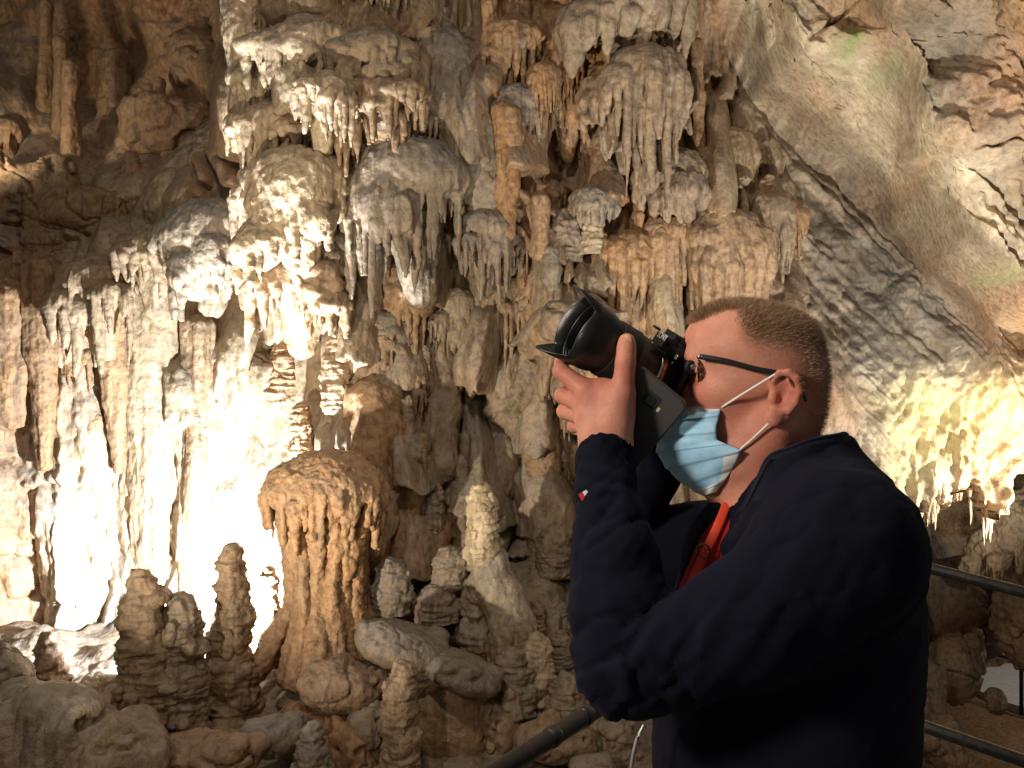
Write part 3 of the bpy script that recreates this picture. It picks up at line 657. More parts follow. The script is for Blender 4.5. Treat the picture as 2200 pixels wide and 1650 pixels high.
BOULDERS = [
 (60, 1590, 3.4, 190, 130, 125, 6, mix3(TAN_, GREY, .6), 'big dark boulder filling the lower left corner', 0),
 (235, 1620, 3.35, 135, 90, 95, 5, mix3(TAN_, GREY, .4), 'dark rounded boulder below the joined stalagmites', 0),
 (15, 1440, 3.9, 52, 50, 60, 4, mix3(GREY, TAN_, .2), 'rounded boulder with a glinting edge at the left edge', 0),
 (210, 1500, 4.25, 62, 60, 56, 4, (0.1, 0.6, 0.6), 'floodlit boulder between the small dark stalagmite and the broad one', 0),
 (585, 1575, 3.6, 70, 60, 46, 4, GREY, 'dark grey boulder left of the short flat-topped stalagmite', 0),
 (745, 1470, 3.85, 92, 80, 66, 5, mix3(TAN_, DIM, .6), 'dark oval boulder under the foot of the mushroom-shaped stalagmite', 0),
 (800, 1560, 3.8, 60, 60, 70, 4, mix3(TAN_, GREY, .5), 'brown angular boulder left of the slender stacked stalagmite', 0),
 (868, 1385, 3.95, 112, 80, 52, 4, (0.25, 0.7, 0.36), 'smooth grey hump lying right of the mushroom-shaped stalagmite', 0.25),
 (990, 1440, 3.9, 92, 80, 40, 4, (0.25, 0.7, 0.37), 'smooth grey slab sloping down from the hump to the right', 0.35),
 (960, 1560, 3.95, 100, 60, 110, 5, mix3(ORANGE, TAN_, .6), 'brown rock face beneath the smooth grey slab', 0),
 (700, 1590, 3.8, 130, 60, 80, 6, ORANGE, 'orange crumbly rock at the bottom, below the mushroom-shaped stalagmite', 0.3),
 (430, 1625, 3.5, 130, 70, 60, 5, mix3(TAN_, DIM, .5), 'low dim boulder at the bottom edge below the dark pointed stalagmite', 0),
 (1245, 690, 4.85, 95, 60, 66, 4, mix3(GREY, TAN_, .5), 'greenish grey boss right behind the front of the camera lens', 0),
 (585, 800, 5.35, 62, 50, 50, 4, mix3(TAN_, GREY, .3), 'rounded brown knob above the brightest glare', 0),
 (880, 640, 5.0, 60, 50, 60, 4, mix3(ORANGE, TAN_, .4), 'brown bulging knob below the pale strand', 0),
 (1120, 850, 5.15, 66, 50, 90, 6, mix3(GREY, TAN_, .5), 'dusty bulging rock left of the photographer\'s fingers', 0),
 (1060, 1560, 4.0, 60, 60, 60, 4, TAN_, 'rough boulder above the handrail at the bottom', 0),
 (1190, 1590, 3.8, 90, 60, 50, 4, mix3(TAN_, DIM, .4), 'dim boulder beneath the handrail', 0),
 (50, 420, 5.6, 120, 80, 80, 5, DIM, 'dim overhanging rock at the left edge above the reddish column', 0),
 (180, 455, 5.6, 100, 80, 60, 5, mix3(DIM, ORANGE, .4), 'dim orange rock hump in the left part of the wall', 0),
 (370, 270, 6.1, 110, 80, 70, 6, mix3(DIM, ORANGE, .3), 'dim lumpy rock mass in the dark upper left recess', 0),
 (430, 130, 6.3, 60, 60, 80, 6, DIM, 'dim knobbly rock against the left side of the bright column', 0),
]
for i, (px, py, d, a, b, c, n, t, lab, rx) in enumerate(BOULDERS):
    m = K * d; me = boulder_mesh(400 + i, a * m, b * m, c * m, max(0.008, min(a, c) * m / 18), n, 0.06 if 'smooth' in lab else 0.17)
    put('boulder', me, P(px, py, d), lab, 'boulder', t, random.uniform(-.4, .4), ry=rx)

# ---- the sloping grey ridge and the tall column's smooth left flank
def ridge(name, pts, rad, t, lab, vox=0.012, flute=0.02, bump=0.02):
    V = [P(*p) for p in pts]; c = V[-1]; q = [v - c for v in V]; lo = np.min(q, 0); hi = np.max(q, 0); m = max(rad) * 1.5
    F = Field(lo - m, hi + m, vox); F.chain([tuple(v) for v in q], rad, max(rad) * 0.4)
    for j in range(len(q) - 1):
        r = random.Random(j + len(lab))
        for s in range(3):
            v = q[j].lerp(q[j + 1], r.random()); F.ell(tuple(v + Vector((r.uniform(-.7, .7) * rad[j], -0.3 * rad[j], 0))), (rad[j] * .55, rad[j] * .6, rad[j] * .9), rad[j] * .4)
    put(name, finish(name, F, flute, bump, 9, 14, len(lab), 0.2), c, lab, 'rock ridge', t)
ridge('flowstone_ridge', [(925, 30, 5.15), (950, 130, 5.0), (985, 250, 4.95), (1020, 370, 4.92), (1050, 470, 4.95)], [0.10, 0.15, 0.17, 0.16, 0.12], (0.1, 0.95, 0.5), 'sloping dusty grey ridge running down beside the tall column', flute=0.01)
ridge('flowstone_ridge', [(520, -60, 5.1), (530, 80, 5.0), (540, 200, 5.0), (550, 300, 5.1)], [0.13, 0.12, 0.10, 0.09], PALE, 'smooth whitish rib on the left edge of the tall bright column')
ridge('flowstone_ridge', [(500, 290, 5.7), (440, 370, 5.6), (390, 440, 5.55), (350, 500, 5.55)], [0.16, 0.18, 0.18, 0.14], mix3(GREY, ORANGE, .4), 'sloping dark ridge above the floodlit nook, left of the bright column', flute=0.01)

ridge('flowstone_ridge', [(1040, 1185, 4.46), (1068, 1270, 4.40), (1100, 1340, 4.36), (1122, 1400, 4.34)], [0.075, 0.10, 0.105, 0.09], (0.1, 0.6, 0.56), 'pale grey lobe sloping down to the right from the whitish stacked stalagmite', 0.009, 0.008, 0.012)

# ---- the mushroom-shaped stalagmite
def mushroom():
    d = 4.3; m = K * d; F = Field((-0.36, -0.36, -0.06), (0.40, 0.36, 1.08), 0.0066); r = random.Random(5)
    H = 450 * m; cx = 0.0
    F.ell((cx, 0, H - 0.15), (0.27, 0.24, 0.125), 0); F.ell((cx + 0.03, 0, H - 0.065), (0.15, 0.15, 0.06), 0.07)
    F.ell((cx, 0, H - 0.20), (0.285, 0.25, 0.10), 0.06)
    for i in range(44):
        a = i / 44 * 6.283; R = 0.285 * r.uniform(0.88, 1.03); z = H - r.uniform(0.2, 0.27)
        x, y = cx + math.cos(a) * R, math.sin(a) * R * 0.9; l = r.choice((0.05, 0.08, 0.12, 0.2)); q = r.uniform(0.014, 0.028)
        F.cone((x, y, z), (x * .95, y * .95, z - l), q, q * .4, 0.014)
        F.ell((x * .97, y * .97, z + 0.02), (q * 1.3, q * 1.3, q * 1.2), 0.02)
    F.cone((cx, 0, H - 0.2), (cx + 0.02, 0, 0.25), 0.155, 0.13, 0.03); F.cone((cx + 0.02, 0, 0.25), (cx, 0, 0), 0.13, 0.18, 0.05)
    for i in range(17):
        a = i / 17 * 6.283 + r.uniform(-.1, .1); q = r.uniform(0.022, 0.044); R = r.uniform(0.145, 0.215)
        c, s = math.cos(a), math.sin(a); e = r.uniform(0.2, 0.34)
        F.chain([(cx + c * (R + .02), s * (R + .02), H - 0.24), (cx + c * R * .93, s * R * .93, H * 0.55), (cx + c * R * .86, s * R * .86, H * 0.28), (cx + c * e, s * e, -0.02)], [q * .9, q * r.uniform(.6, .9), q * r.uniform(.7, 1.1), q * 1.3], 0.012)
    for i in range(24):
        a = r.uniform(3.4, 6.0); R = 0.2; z = r.uniform(0.42, 0.62) * H; l = r.uniform(.05, .14)
        F.cone((cx + math.cos(a) * R, math.sin(a) * R, z + l), (cx + math.cos(a) * R * .97, math.sin(a) * R * .97, z), 0.024, 0.010, 0.02)
    me = finish('mushroom', F, 0.022, 0.013, 15, 24, 3, 0.22)
    put('stalagmite', me, P(697, 1420, d), 'large orange mushroom-shaped stalagmite with a domed cap and dripping stem', 'stalagmite', (0.8, 0.25, 0.6))
mushroom()

# ---- the many smaller forms that crowd the wall
PROT_D = [drapery_mesh(500 + i, 0.22, 0.12, 0.14 + 0.05 * (i % 4), 7 + i % 3, 0.10, 0.0068) for i in range(9)]
PROT_S = [spike_mesh(520 + i, 0.24, 0.032, 0.006) for i in range(5)]
PROT_P = [pile_mesh(530 + i, 0.26, 0.065, 0.038, 5, 0.0062, 0.16) for i in range(5)]
PROT_C = [column_mesh(540 + i, 0.5, 0.045, 0.04, 0.05, 0.0066) for i in range(5)]
ZONES = [  # x0,y0,x1,y1, count, kinds, tint a, tint b, size, words
 (500, -60, 930, 330, 44, 'DDDS', PALE, TAN_, 0.75, 'on the upper part of the tall bright column'),
 (520, 330, 800, 640, 22, 'DDSC', TAN_, GREY, 0.8, 'on the lower part of the tall bright column'),
 (800, 440, 1130, 760, 34, 'DDCCS', TAN_, GREY, 0.9, 'in the middle of the wall left of the camera lens'),
 (1050, -40, 1460, 240, 22, 'DDC', TAN_, ORANGE, 1.0, 'near the top of the wall between the grey ridge and the sloping ledge'),
 (1130, 240, 1700, 660, 40, 'DDCP', ORANGE, TAN_, 1.0, 'on the ochre wall above the camera and the photographer\'s head'),
 (860, 700, 1230, 1150, 30, 'DCPP', GREY, TAN_, 0.9, 'on the dusty wall left of the raised arm'),
 (30, 560, 520, 900, 18, 'DSS', mix3(TAN_, PALE, .4), ORANGE, 0.9, 'along the top of the floodlit nook'),
 (0, 60, 480, 480, 22, 'DDPDC', DIM, mix3(DIM, ORANGE, .5), 1.1, 'in the dim recess at the upper left'),
 (560, 640, 900, 760, 16, 'SSP', TAN_, ORANGE, 0.8, 'under the shelf between the nook and the knobbly stalagmites'),
]
WORD = {'D': ('drapery', 'drapery', 'small fringed rock drapery hanging'), 'S': ('stalactite', 'stalactite', 'small pointed stalactite hanging'),
        'P': ('stalagmite', 'stalagmite', 'small knobbly stalagmite standing'), 'C': ('column', 'rock column', 'thin fluted rock column merging into the rock')}
rz_ = random.Random(21); SC = []
for x0, y0, x1, y1, n, kinds, ta, tb, size, words in ZONES:
    for i in range(n):
        px, py = rz_.uniform(x0, x1), rz_.uniform(y0, y1); kd = kinds[i % len(kinds)]
        me = rz_.choice({'D': PROT_D, 'S': PROT_S, 'P': PROT_P, 'C': PROT_C}[kd]); s = size * rz_.uniform(0.7, 1.35)
        d, rel = wall_y(px, py); d -= 0.75 * min(rel, 0.4)
        nm, ct, lb = WORD[kd]
        tt = rz_.random(); SC.append((px, py, s, kd, tt, put(nm, me, P(px, py, d + 0.02), f'{lb} {words}', ct, mix3(ta, tb, tt), rz_.uniform(-.5, .5) if kd == 'D' else rz_.uniform(0, 6), (s * rz_.uniform(.85, 1.2), s, s * rz_.uniform(.85, 1.3)), f"{ct.replace('drapery', 'draperie')}s {words}")))

# ---- fringe of the bright curtain on the right, and the rocks of the right chamber
SP = [spike_mesh(560 + i, 0.30, 0.022, 0.0058) for i in range(5)]
px = 1900
for i in range(120):
    px += rz_.choice((1.5, 2, 3, 4, 7)); k_ = max(0.0, math.sin(px * 0.045) + 0.4 * math.sin(px * 0.17))
    if px > 2215: break
    s = 0.18 + 0.60 * k_ * rz_.uniform(0.5, 1.1) + (0.6 if 2084 < px < 2096 else 0); q = rz_.uniform(.32, .85)
    put('stalactite', rz_.choice(SP), P(px, float(edge_y(px)) - 8, 5.92 + rz_.uniform(-.06, .12)), 'icicle-like stalactite on the lower hem of the bright curtain at the right', 'stalactite', (0.15, 0.0, 0.8), rz_.uniform(0, 6), (q, q, s), 'stalactites along the hem of the bright curtain')
ROCKS = [
 (2200, 1300, 7.6, 60, 60, 130, 5, (0.3, 0.1, 0.6), 'lit rock flank under the ragged spur at the right edge', 0),
 (2060, 1300, 8.2, 120, 90, 120, 6, (0.6, 0.2, 0.25), 'large dark brown rock behind the upper handrail at the right', 0),
 (1960, 1260, 8.6, 90, 70, 170, 6, (0.4, 0.3, 0.4), 'tall brown rock beside the photographer\'s back', 0),
 (2050, 1430, 7.8, 66, 60, 78, 5, (0.35, 0.2, 0.5), 'pale upright boulder left of the far viewing platform', 0),
 (1990, 1500, 7.2, 40, 40, 90, 4, (0.3, 0.4, 0.45), 'narrow pale rock right beside the photographer\'s back', 0),
 (2140, 1505, 7.6, 22, 22, 30, 3, (0.4, 0.2, 0.5), 'little pale rock in front of the far viewing platform', 0),
 (2010, 1600, 6.2, 60, 50, 60, 5, (0.5, 0.3, 0.35), 'dim boulder under the lower handrail at the right', 0),
]
ridge('flowstone_ridge', [(2290, 1080, 7.2), (2200, 1120, 7.25), (2130, 1175, 7.35), (2085, 1225, 7.45)], [0.26, 0.20, 0.15, 0.07], (0.3, 0.1, 0.65), 'brightly lit rock spur slanting below the hanging curtain at the right edge', 0.016, 0.03, 0.04)
for i, (px, py, q) in enumerate(((2190, 1150, .20), (2140, 1190, .16), (2235, 1150, .24))):
    put('drapery', drapery_mesh(700 + i, q, q * .5, q * 1.3, 8, q * .5, 0.008), P(px, py, 7.15), ('pale torn drapery on the lit spur at the right edge', 'small pale drapery at the tip of the lit spur', 'pale drapery cut by the right edge of the photo under the curtain')[i], 'drapery', (0.35, 0.1, 0.62), 0.3 * i - .3)
for i, (px, py, d, a, b, c, n, t, lab, rx) in enumerate(ROCKS):
    m = K * d; me = boulder_mesh(600 + i, a * m, b * m, c * m, max(0.014, min(a, c) * m / 20), n, 0.20)
    put('boulder', me, P(px, py, d), lab, 'boulder', t, random.uniform(-.4, .4), ry=rx)

# rubble between the stalagmites on the floor
RUB_M = [boulder_mesh(640 + i, 0.09, 0.075, 0.055, 0.0075, 3, 0.12) for i in range(5)]
for i in range(46):
    if i < 24: px, d = rz_.uniform(760, 1330), rz_.uniform(3.3, 4.5)
    else: px, d = rz_.uniform(0, 720), rz_.uniform(3.3, 4.4)
    x = (px - 1100) * K * d; z = float(floor_z(np.array([x]), np.array([d]))[0]); s = rz_.choice((0.35, 0.5, 0.6, 0.8, 1.1)); py = 825 + (EYE - z) / d / K
    SC.append((px, py, s, 'B', i % 2, put('stone', rz_.choice(RUB_M), (x, d, z + 0.015), 'stone lying on the cave floor', 'stone', mix3(TAN_, GREY, rz_.random()), rz_.uniform(0, 6), (s, s * rz_.uniform(.8, 1.2), s), 'loose stones on the cave floor')))
FP = [pile_mesh(660 + i, 0.24, 0.085, 0.05, 4, 0.0062, 0.15) for i in range(4)]
for i in range(12):
    px, d = rz_.uniform(1070, 1300), rz_.uniform(3.9, 4.75); x = (px - 1100) * K * d; z = float(floor_z(np.array([x]), np.array([d]))[0]); s = rz_.uniform(.6, 1.3); py = 825 + (EYE - z - .1) / d / K
    SC.append((px, py, s, 'P', i % 2, put('stalagmite', rz_.choice(FP), (x, d, z - 0.03), 'stalagmite', 'stalagmite', mix3(GREY, TAN_, rz_.random()), rz_.uniform(0, 6), (s, s, s * rz_.uniform(.7, 1.4)), 'low stalagmites on the floor left of the raised sleeve')))

# each small form is named by what it hangs or stands next to
MARKS = [(880, 380, 'the pale-fringed drapery'), (635, 400, 'the broad knobbly drapery'), (452, 500, 'the dark dome over the nook'), (650, 600, 'the shelf with the bright spot'),
 (1110, 230, 'the grey-capped drapery'), (1100, 380, 'the long orange columns'), (1385, 200, 'the large slotted drapery'), (1340, 30, 'the smooth drapery at the top'), (1440, 400, 'the torn-hemmed drapery'),
 (1560, 380, 'the one-pointed long drapery'), (1275, 430, 'the bluish grey cap'), (1275, 510, 'the pale knob'), (1160, 490, 'the bone-shaped column'), (1560, 560, 'the fluted drapery over the head'), (1355, 620, 'the ochre drapery behind the lens'),
 (980, 250, 'the sloping grey ridge'), (1040, 510, 'the dusty drapery below the ridge'), (727, 800, 'the grey-capped stacked stalagmite'), (808, 760, 'the leaning knobbly stalagmite'), (697, 1060, 'the mushroom-shaped cap'), (697, 1300, 'the mushroom-shaped stem'),
 (1036, 1100, 'the whitish stacked stalagmite'), (1050, 1280, 'the slumped grey base'), (870, 1375, 'the smooth grey hump'), (1000, 1430, 'the sloping grey slab'), (860, 1540, 'the slender stack of lobes'), (672, 1610, 'the short flat-topped stalagmite'),
 (312, 1420, 'the broad shadowed stalagmite'), (500, 1370, 'the dark pointed stalagmite'), (105, 1440, 'the small dark pointed stalagmite'), (60, 1590, 'the corner boulder'), (930, 850, 'the knobbly grey-brown column'), (1060, 880, 'the dusty column'), (1165, 1100, 'the column by the sleeve'),
 (700, 160, 'the brilliant white drapery'), (560, 180, 'the whitish left-edge drapery'), (800, 120, 'the many-dripped drapery'), (815, 240, 'the tier of thin drips'), (250, 250, 'the dim brown column'), (370, 270, 'the dim lumpy rock mass'), (255, 820, 'the brown nook column'), (330, 800, 'the white nook column'), (205, 610, 'the nook corner drapery'), (1156, 1430, 'the pale-tipped stalagmite'), (1245, 690, 'the boss behind the lens')]
KW = {'D': 'fringed drapery', 'S': 'pointed stalactite', 'P': 'knobbly stalagmite', 'C': 'fluted thin column', 'B': 'loose stone'}; seen = {}
def side(dx, dy):
    if abs(dx) > 1.6 * abs(dy): return 'left of' if dx < 0 else 'right of'
    if abs(dy) > 1.6 * abs(dx): return 'above' if dy < 0 else 'below'
    return ('above and ' if dy < 0 else 'below and ') + ('left of' if dx < 0 else 'right of')
for px, py, s, kd, tt, o in SC:
    r_ = sorted(MARKS, key=lambda m: (m[0] - px) ** 2 + (m[1] - py) ** 2); c = o.color; mk = r_[0]; dd = math.hypot(mk[0] - px, mk[1] - py)
    tone = 'pale' if c[2] > .62 else 'dim' if c[2] < .4 else 'orange' if c[0] > .6 else 'grey' if c[1] > .7 else 'tan'
    big = 'tiny' if s < .72 else 'small' if s < 1.0 else 'medium'; near = 'close ' if dd < 70 else ''
    opts = [f'{big} {tone} {KW[kd]} {near}{side(px - mk[0], py - mk[1])} {mk[2]}'] + [f'{big} {tone} {KW[kd]} between {mk[2]} and {m2[2]}' for m2 in r_[1:5]] + [f'{big} {tone} {KW[kd]} {side(px - m2[0], py - m2[1])} {m2[2]}' for m2 in r_[1:4]]
    opts = [x for x in opts if len(x.split()) <= 16 and x not in seen]
    if opts: o['label'] = opts[0]; seen[opts[0]] = o
# ------------------------------------------------------------------ the photographer
AV = math.atan(500 * K); VX, VY = math.sin(AV), math.cos(AV)      # he is seen in profile: his own frame is turned to face across this line
O_ = P(1600, 825, 1.2); OV = O_.x * VX + O_.y * VY
def M(px, py, w=0.0):
    X = (px - 1100) * K; t = (OV + w) / (X * VX + VY)
    return Vector((X * t, t, EYE - (py - 825) * K * t))
VDIR = Vector((VX, VY, 0)); UDIR = Vector((VY, -VX, 0)); ROTV = Matrix((UDIR, VDIR, (0, 0, 1))).transposed()   # columns: picture right, away, up

def simple_mat(name, col, rough=0.5, spec=0.5, metal=0.0, **kw):
    N = NT(name); N.b.inputs['Base Color'].default_value = (*col, 1); N.b.inputs['Roughness'].default_value = rough
    N.b.inputs['Specular IOR Level'].default_value = spec; N.b.inputs['Metallic'].default_value = metal
    for k, v in kw.items(): N.b.inputs[k].default_value = v
    return N
def skin_mat():
    N = NT('skin'); geo = N.n('ShaderNodeNewGeometry').outputs['Position']
    a = N.n('ShaderNodeAttribute', attribute_name='tone'); sp = N.n('ShaderNodeSeparateColor'); N.l(a.outputs['Color'], sp.inputs[0])
    n1 = N.noise(geo, 45, 4); n2 = N.noise(geo, 420, 3)
    c = N.mix(N.ramp(n1, 0.3, 0.7), (0.53, 0.225, 0.15), (0.62, 0.30, 0.21))
    c = N.mix(sp.outputs[0], c, (0.48, 0.12, 0.075))
    c = N.mix(N.math('MULTIPLY', sp.outputs[1], N.ramp(n2, 0.3, 0.6, 0.45, 1.0)), c, (0.19, 0.115, 0.07))
    N.l(c, N.b.inputs['Base Color']); N.l(N.ramp(n2, 0.3, 0.7, 0.48, 0.66), N.b.inputs['Roughness'])
    N.b.inputs['Subsurface Weight'].default_value = 0.2; N.b.inputs['Specular IOR Level'].default_value = 0.35; N.b.inputs['Subsurface Radius'].default_value = (0.012, 0.004, 0.002); N.b.inputs['Subsurface Scale'].default_value = 0.5
    v = N.n('ShaderNodeTexVoronoi'); v.inputs['Scale'].default_value = 260; N.l(geo, v.inputs['Vector']); n3 = N.noise(N.scalev(geo, (1, 1, 4)), 90, 3)
    N.l(N.bump(N.math('ADD', N.math('ADD', n2, N.math('MULTIPLY', v.outputs['Distance'], 0.8)), N.math('MULTIPLY', n3, 1.2)), 0.18, 0.0014), N.b.inputs['Normal']); return N.m
SKIN = skin_mat()
def cloth_mat(name, col, col2, scale=900, sheen=0.25):
    N = NT(name); geo = N.n('ShaderNodeNewGeometry').outputs['Position']
    n1 = N.noise(geo, 14, 3); n2 = N.noise(N.scalev(geo, (1, 1, 0.6)), scale, 2)
    N.l(N.mix(N.ramp(n1, 0.3, 0.7), col, col2), N.b.inputs['Base Color']); N.b.inputs['Roughness'].default_value = 0.9
    N.b.inputs['Specular IOR Level'].default_value = 0.15; N.b.inputs['Sheen Weight'].default_value = sheen
    N.b.inputs['Sheen Tint'].default_value = (0.3, 0.35, 0.6, 1)
    N.l(N.bump(n2, 0.5, 0.002), N.b.inputs['Normal']); return N.m
NAVY = cloth_mat('navy_knit', (0.0021, 0.0029, 0.0092), (0.0030, 0.0041, 0.0125), sheen=0.04)
NAVYRIB = cloth_mat('navy_rib', (0.005, 0.006, 0.013), (0.0065, 0.008, 0.017))
REDCLOTH = cloth_mat('red_cotton', (0.26, 0.008, 0.012), (0.34, 0.012, 0.016), 700, 0.1)
DENIM = cloth_mat('dark_denim', (0.012, 0.016, 0.03), (0.018, 0.022, 0.04))

foot = M(1700, 1700, 0.0); person = empty('person', (foot.x, foot.y, 0.0))
tag(person, 'man in dark navy jacket and blue face mask raising a camera to his eye', 'person')
def pchild(name, me, mat, parent=None):
    o = link(name, me, mat, parent or person)
    if parent is None or parent is person:
        o.matrix_parent_inverse = Matrix.Translation(-person.location)
    return o

def body():
    F = Field((M(1180, 800).x - 0.01, 0.86, 0.95), (0.66, 1.52, 1.775), 0.002)
    def el(px, py, w, r, k=0.02, op='u', tilt=0.0):
        R = ROTV @ Matrix.Rotation(math.radians(tilt), 3, 'Y'); F.ell(M(px, py, w), r, k, R, op)
    def ch(pts, rad, k=0.015, kk=None, op='u'): F.chain([tuple(M(*p)) for p in pts], rad, k, kk, op)
    # skull, forehead, face
    el(1630, 788, 0, (0.085, 0.076, 0.071), 0, tilt=6)
    el(1558, 744, 0, (0.056, 0.060, 0.051), 0.03); el(1615, 730, 0, (0.07, 0.066, 0.042), 0.03)
    el(1690, 838, 0, (0.046, 0.058, 0.062), 0.03)
    el(1570, 858, 0, (0.047, 0.055, 0.080), 0.03); el(1605, 940, 0, (0.060, 0.052, 0.062), 0.03)
    el(1500, 770, 0, (0.018, 0.046, 0.011), 0.015)
    for s in (-1, 1):
        ch([(1655, 925, 0.050 * s), (1590, 1005, 0.040 * s), (1545, 1042, 0.015 * s)], [0.021, 0.019, 0.018], 0.03)
        el(1552, 848, 0.046 * s, (0.030, 0.016, 0.016), 0.025)
        el(1508, 805, 0.033 * s, (0.014, 0.017, 0.013), 0.010, 'c'); el(1517, 804, 0.032 * s, (0.0125, 0.0125, 0.0125), 0.004)
        ch([(1498, 797, 0.020 * s), (1499, 796, 0.046 * s)], [0.004, 0.004], 0.004); ch([(1500, 815, 0.020 * s), (1502, 814, 0.046 * s)], [0.004, 0.004], 0.004)
        el(1478, 856, 0.010 * s, (0.008, 0.007, 0.006), 0.006)
    el(1528, 905, 0, (0.030, 0.038, 0.050), 0.02); el(1543, 1030, 0, (0.024, 0.026, 0.022), 0.02)
    ch([(1496, 792, 0), (1480, 835, 0), (1476, 852, 0)], [0.007, 0.009, 0.0105], 0.010)
    ch([(1494, 915, -0.018), (1488, 913, 0), (1494, 915, 0.018)], [0.004, 0.006, 0.004], 0.008); ch([(1496, 930, -0.016), (1491, 930, 0), (1496, 930, 0.016)], [0.005, 0.007, 0.005], 0.008)
    # neck
    ch([(1676, 900, 0), (1656, 1010, 0), (1680, 1120, 0.0)], [0.050, 0.055, 0.070], 0.03); ch([(1590, 1000, 0), (1625, 1110, 0)], [0.03, 0.045], 0.03)
    ch([(1668, 915, -0.050), (1605, 1090, -0.030)], [0.016, 0.015], 0.025)
    # ears
    for s in (1, -1):
        e = lambda px, py, w: (px if s == 1 else px - 30, py, w * s)
        el(*e(1687, 851, -0.078), (0.0205, 0.0085, 0.034), 0.008, tilt=14)
        el(*e(1690, 840, -0.0915), (0.0145, 0.0085, 0.0235), 0.003, 'c', 14)
        ch([e(1664, 842, -.080), e(1661, 818, -.084), e(1674, 802, -.090), e(1694, 800, -.094), e(1712, 814, -.096), e(1718, 840, -.095), e(1710, 866, -.091), e(1694, 886, -.087)], [.003, .0038, .0042, .0044, .0044, .0042, .0038, .0036], 0.003)
        ch([e(1692, 816, -.087), e(1702, 838, -.089), e(1698, 862, -.088), e(1684, 880, -.086)], [.0024, .0034, .0036, .003], 0.004)
        el(*e(1663, 897, -0.083), (0.0095, 0.0055, 0.0120), 0.006)
        el(*e(1680, 856, -0.092), (0.0085, 0.0120, 0.0125), 0.003, 'c', 12)
        el(*e(1661, 856, -0.083), (0.0055, 0.0050, 0.0070), 0.004)
    # trunk and arms inside the clothes
    el(1740, 1350, 0.04, (0.125, 0.15, 0.22), 0.05); el(1720, 1560, 0.03, (0.12, 0.14, 0.2), 0.05)
    ch([(1690, 1100, 0), (1790, 1200, -.13), (1345, 1438, -.19)], [0.06, 0.055, 0.040], 0.04, 0.02)
    ch([(1345, 1438, -.19), (1325, 1250, -.16), (1304, 1050, -.115), (1301, 960, -.093)], [0.040, 0.042, 0.030, 0.0265], 0.01)
    ch([(1690, 1100, 0), (1640, 1180, .17), (1310, 1205, .19)], [0.06, 0.055, 0.040], 0.04, 0.02)
    ch([(1310, 1205, .19), (1400, 1010, .14), (1440, 905, .10)], [0.040, 0.034, 0.026], 0.01)
    # left hand round the lens
    ch([(1280, 955, -.088), (1278, 905, -.076)], [0.022, 0.024], 0.02); ch([(1324, 955, -.090), (1322, 900, -.082)], [0.021, 0.022], 0.02)
    el(1296, 874, -.078, (0.036, 0.0185, 0.038), 0.02)
    for pts, rad in (([(1284, 900, -.080), (1256, 838, -.083), (1205, 797, -.074), (1206, 778, -.034), (1228, 768, -.004)], [.017, .0135, .0112, .0095, .0082]),
                     ([(1280, 905, -.078), (1253, 868, -.076), (1209, 850, -.058), (1226, 834, -.014), (1256, 824, .014)], [.017, .0130, .0112, .0095, .0082]),
                     ([(1282, 912, -.076), (1256, 895, -.070), (1213, 884, -.046), (1238, 864, -.006), (1268, 852, .016)], [.016, .0125, .0108, .0092, .008]),
                     ([(1286, 920, -.074), (1266, 915, -.064), (1233, 915, -.040), (1256, 895, -.006), (1282, 882, .010)], [.015, .011, .0094, .008, .007])):
        ch(pts, rad, 0.006, 0.003)
    ch([(1318, 915, -.086), (1338, 842, -.090), (1344, 778, -.092), (1347, 734, -.084)], [.0195, .0155, .0130, .0110], 0.012, 0.004)
    el(1346, 752, -.087, (0.0115, 0.0105, 0.017), 0.006, tilt=-4)
    ch([(1332, 856, -.086), (1260, 842, -.080)], [.0105, .010], 0.02); el(1326, 880, -.090, (0.017, 0.014, 0.032), 0.012, tilt=-8)
    # right hand on the far grip
    el(1442, 880, .085, (0.026, 0.020, 0.036), 0.02)
    for j in range(4):
        ch([(1436, 862 + 16 * j, .09), (1400, 845 + 17 * j, .085), (1392, 850 + 17 * j, .05)], [.011, .0098, .0085], 0.006, 0.003)
    ch([(1460, 870, .08), (1492, 830, .07), (1500, 800, .06)], [.014, .011, .009], 0.01, 0.004)
    V, Q = F.mesh(); V = relax(V, Q, 1, 0.5); N = normals(V, Q)
    # tone: red areas, stubble
    rel = V - np.array(O_); w = rel @ np.array(VDIR); d = V[:, 1]
    px = 1100 + V[:, 0] / d / K; py = 825 + (EYE - V[:, 2]) / d / K
    head = (px > 1440) & (py < 1100)
    red = 0.75 * gauss(px, py, 1690, 1000, 90, 70) + 0.6 * gauss(px, py, 1705, 830, 40, 60) + 0.5 * gauss(px, py, 1490, 850, 40, 50) + 0.35 * gauss(px, py, 1580, 900, 70, 60)
    red = red * head + (~head) * 0.35 * np.exp(-((py - 800) / 60) ** 2)
    me = quad_mesh('body', V, Q); hm = hair_mask(px, py, w) * head
    st = np.clip(hm * (0.22 + 0.45 * sstep(760, 690, py) + 0.3 * sstep(1690, 1750, px)), 0, 1) + head * 0.28 * np.clip(gauss(px, py, 1590, 985, 70, 50), 0, 1)
    a = me.attributes.new('tone', 'FLOAT_COLOR', 'POINT'); a.data.foreach_set('color', np.stack([red, st, 0 * st, 1 + 0 * st], 1).astype(np.float32).ravel())
    pchild('body', me, SKIN)
    return V, Q, N, px, py, w, head, hm

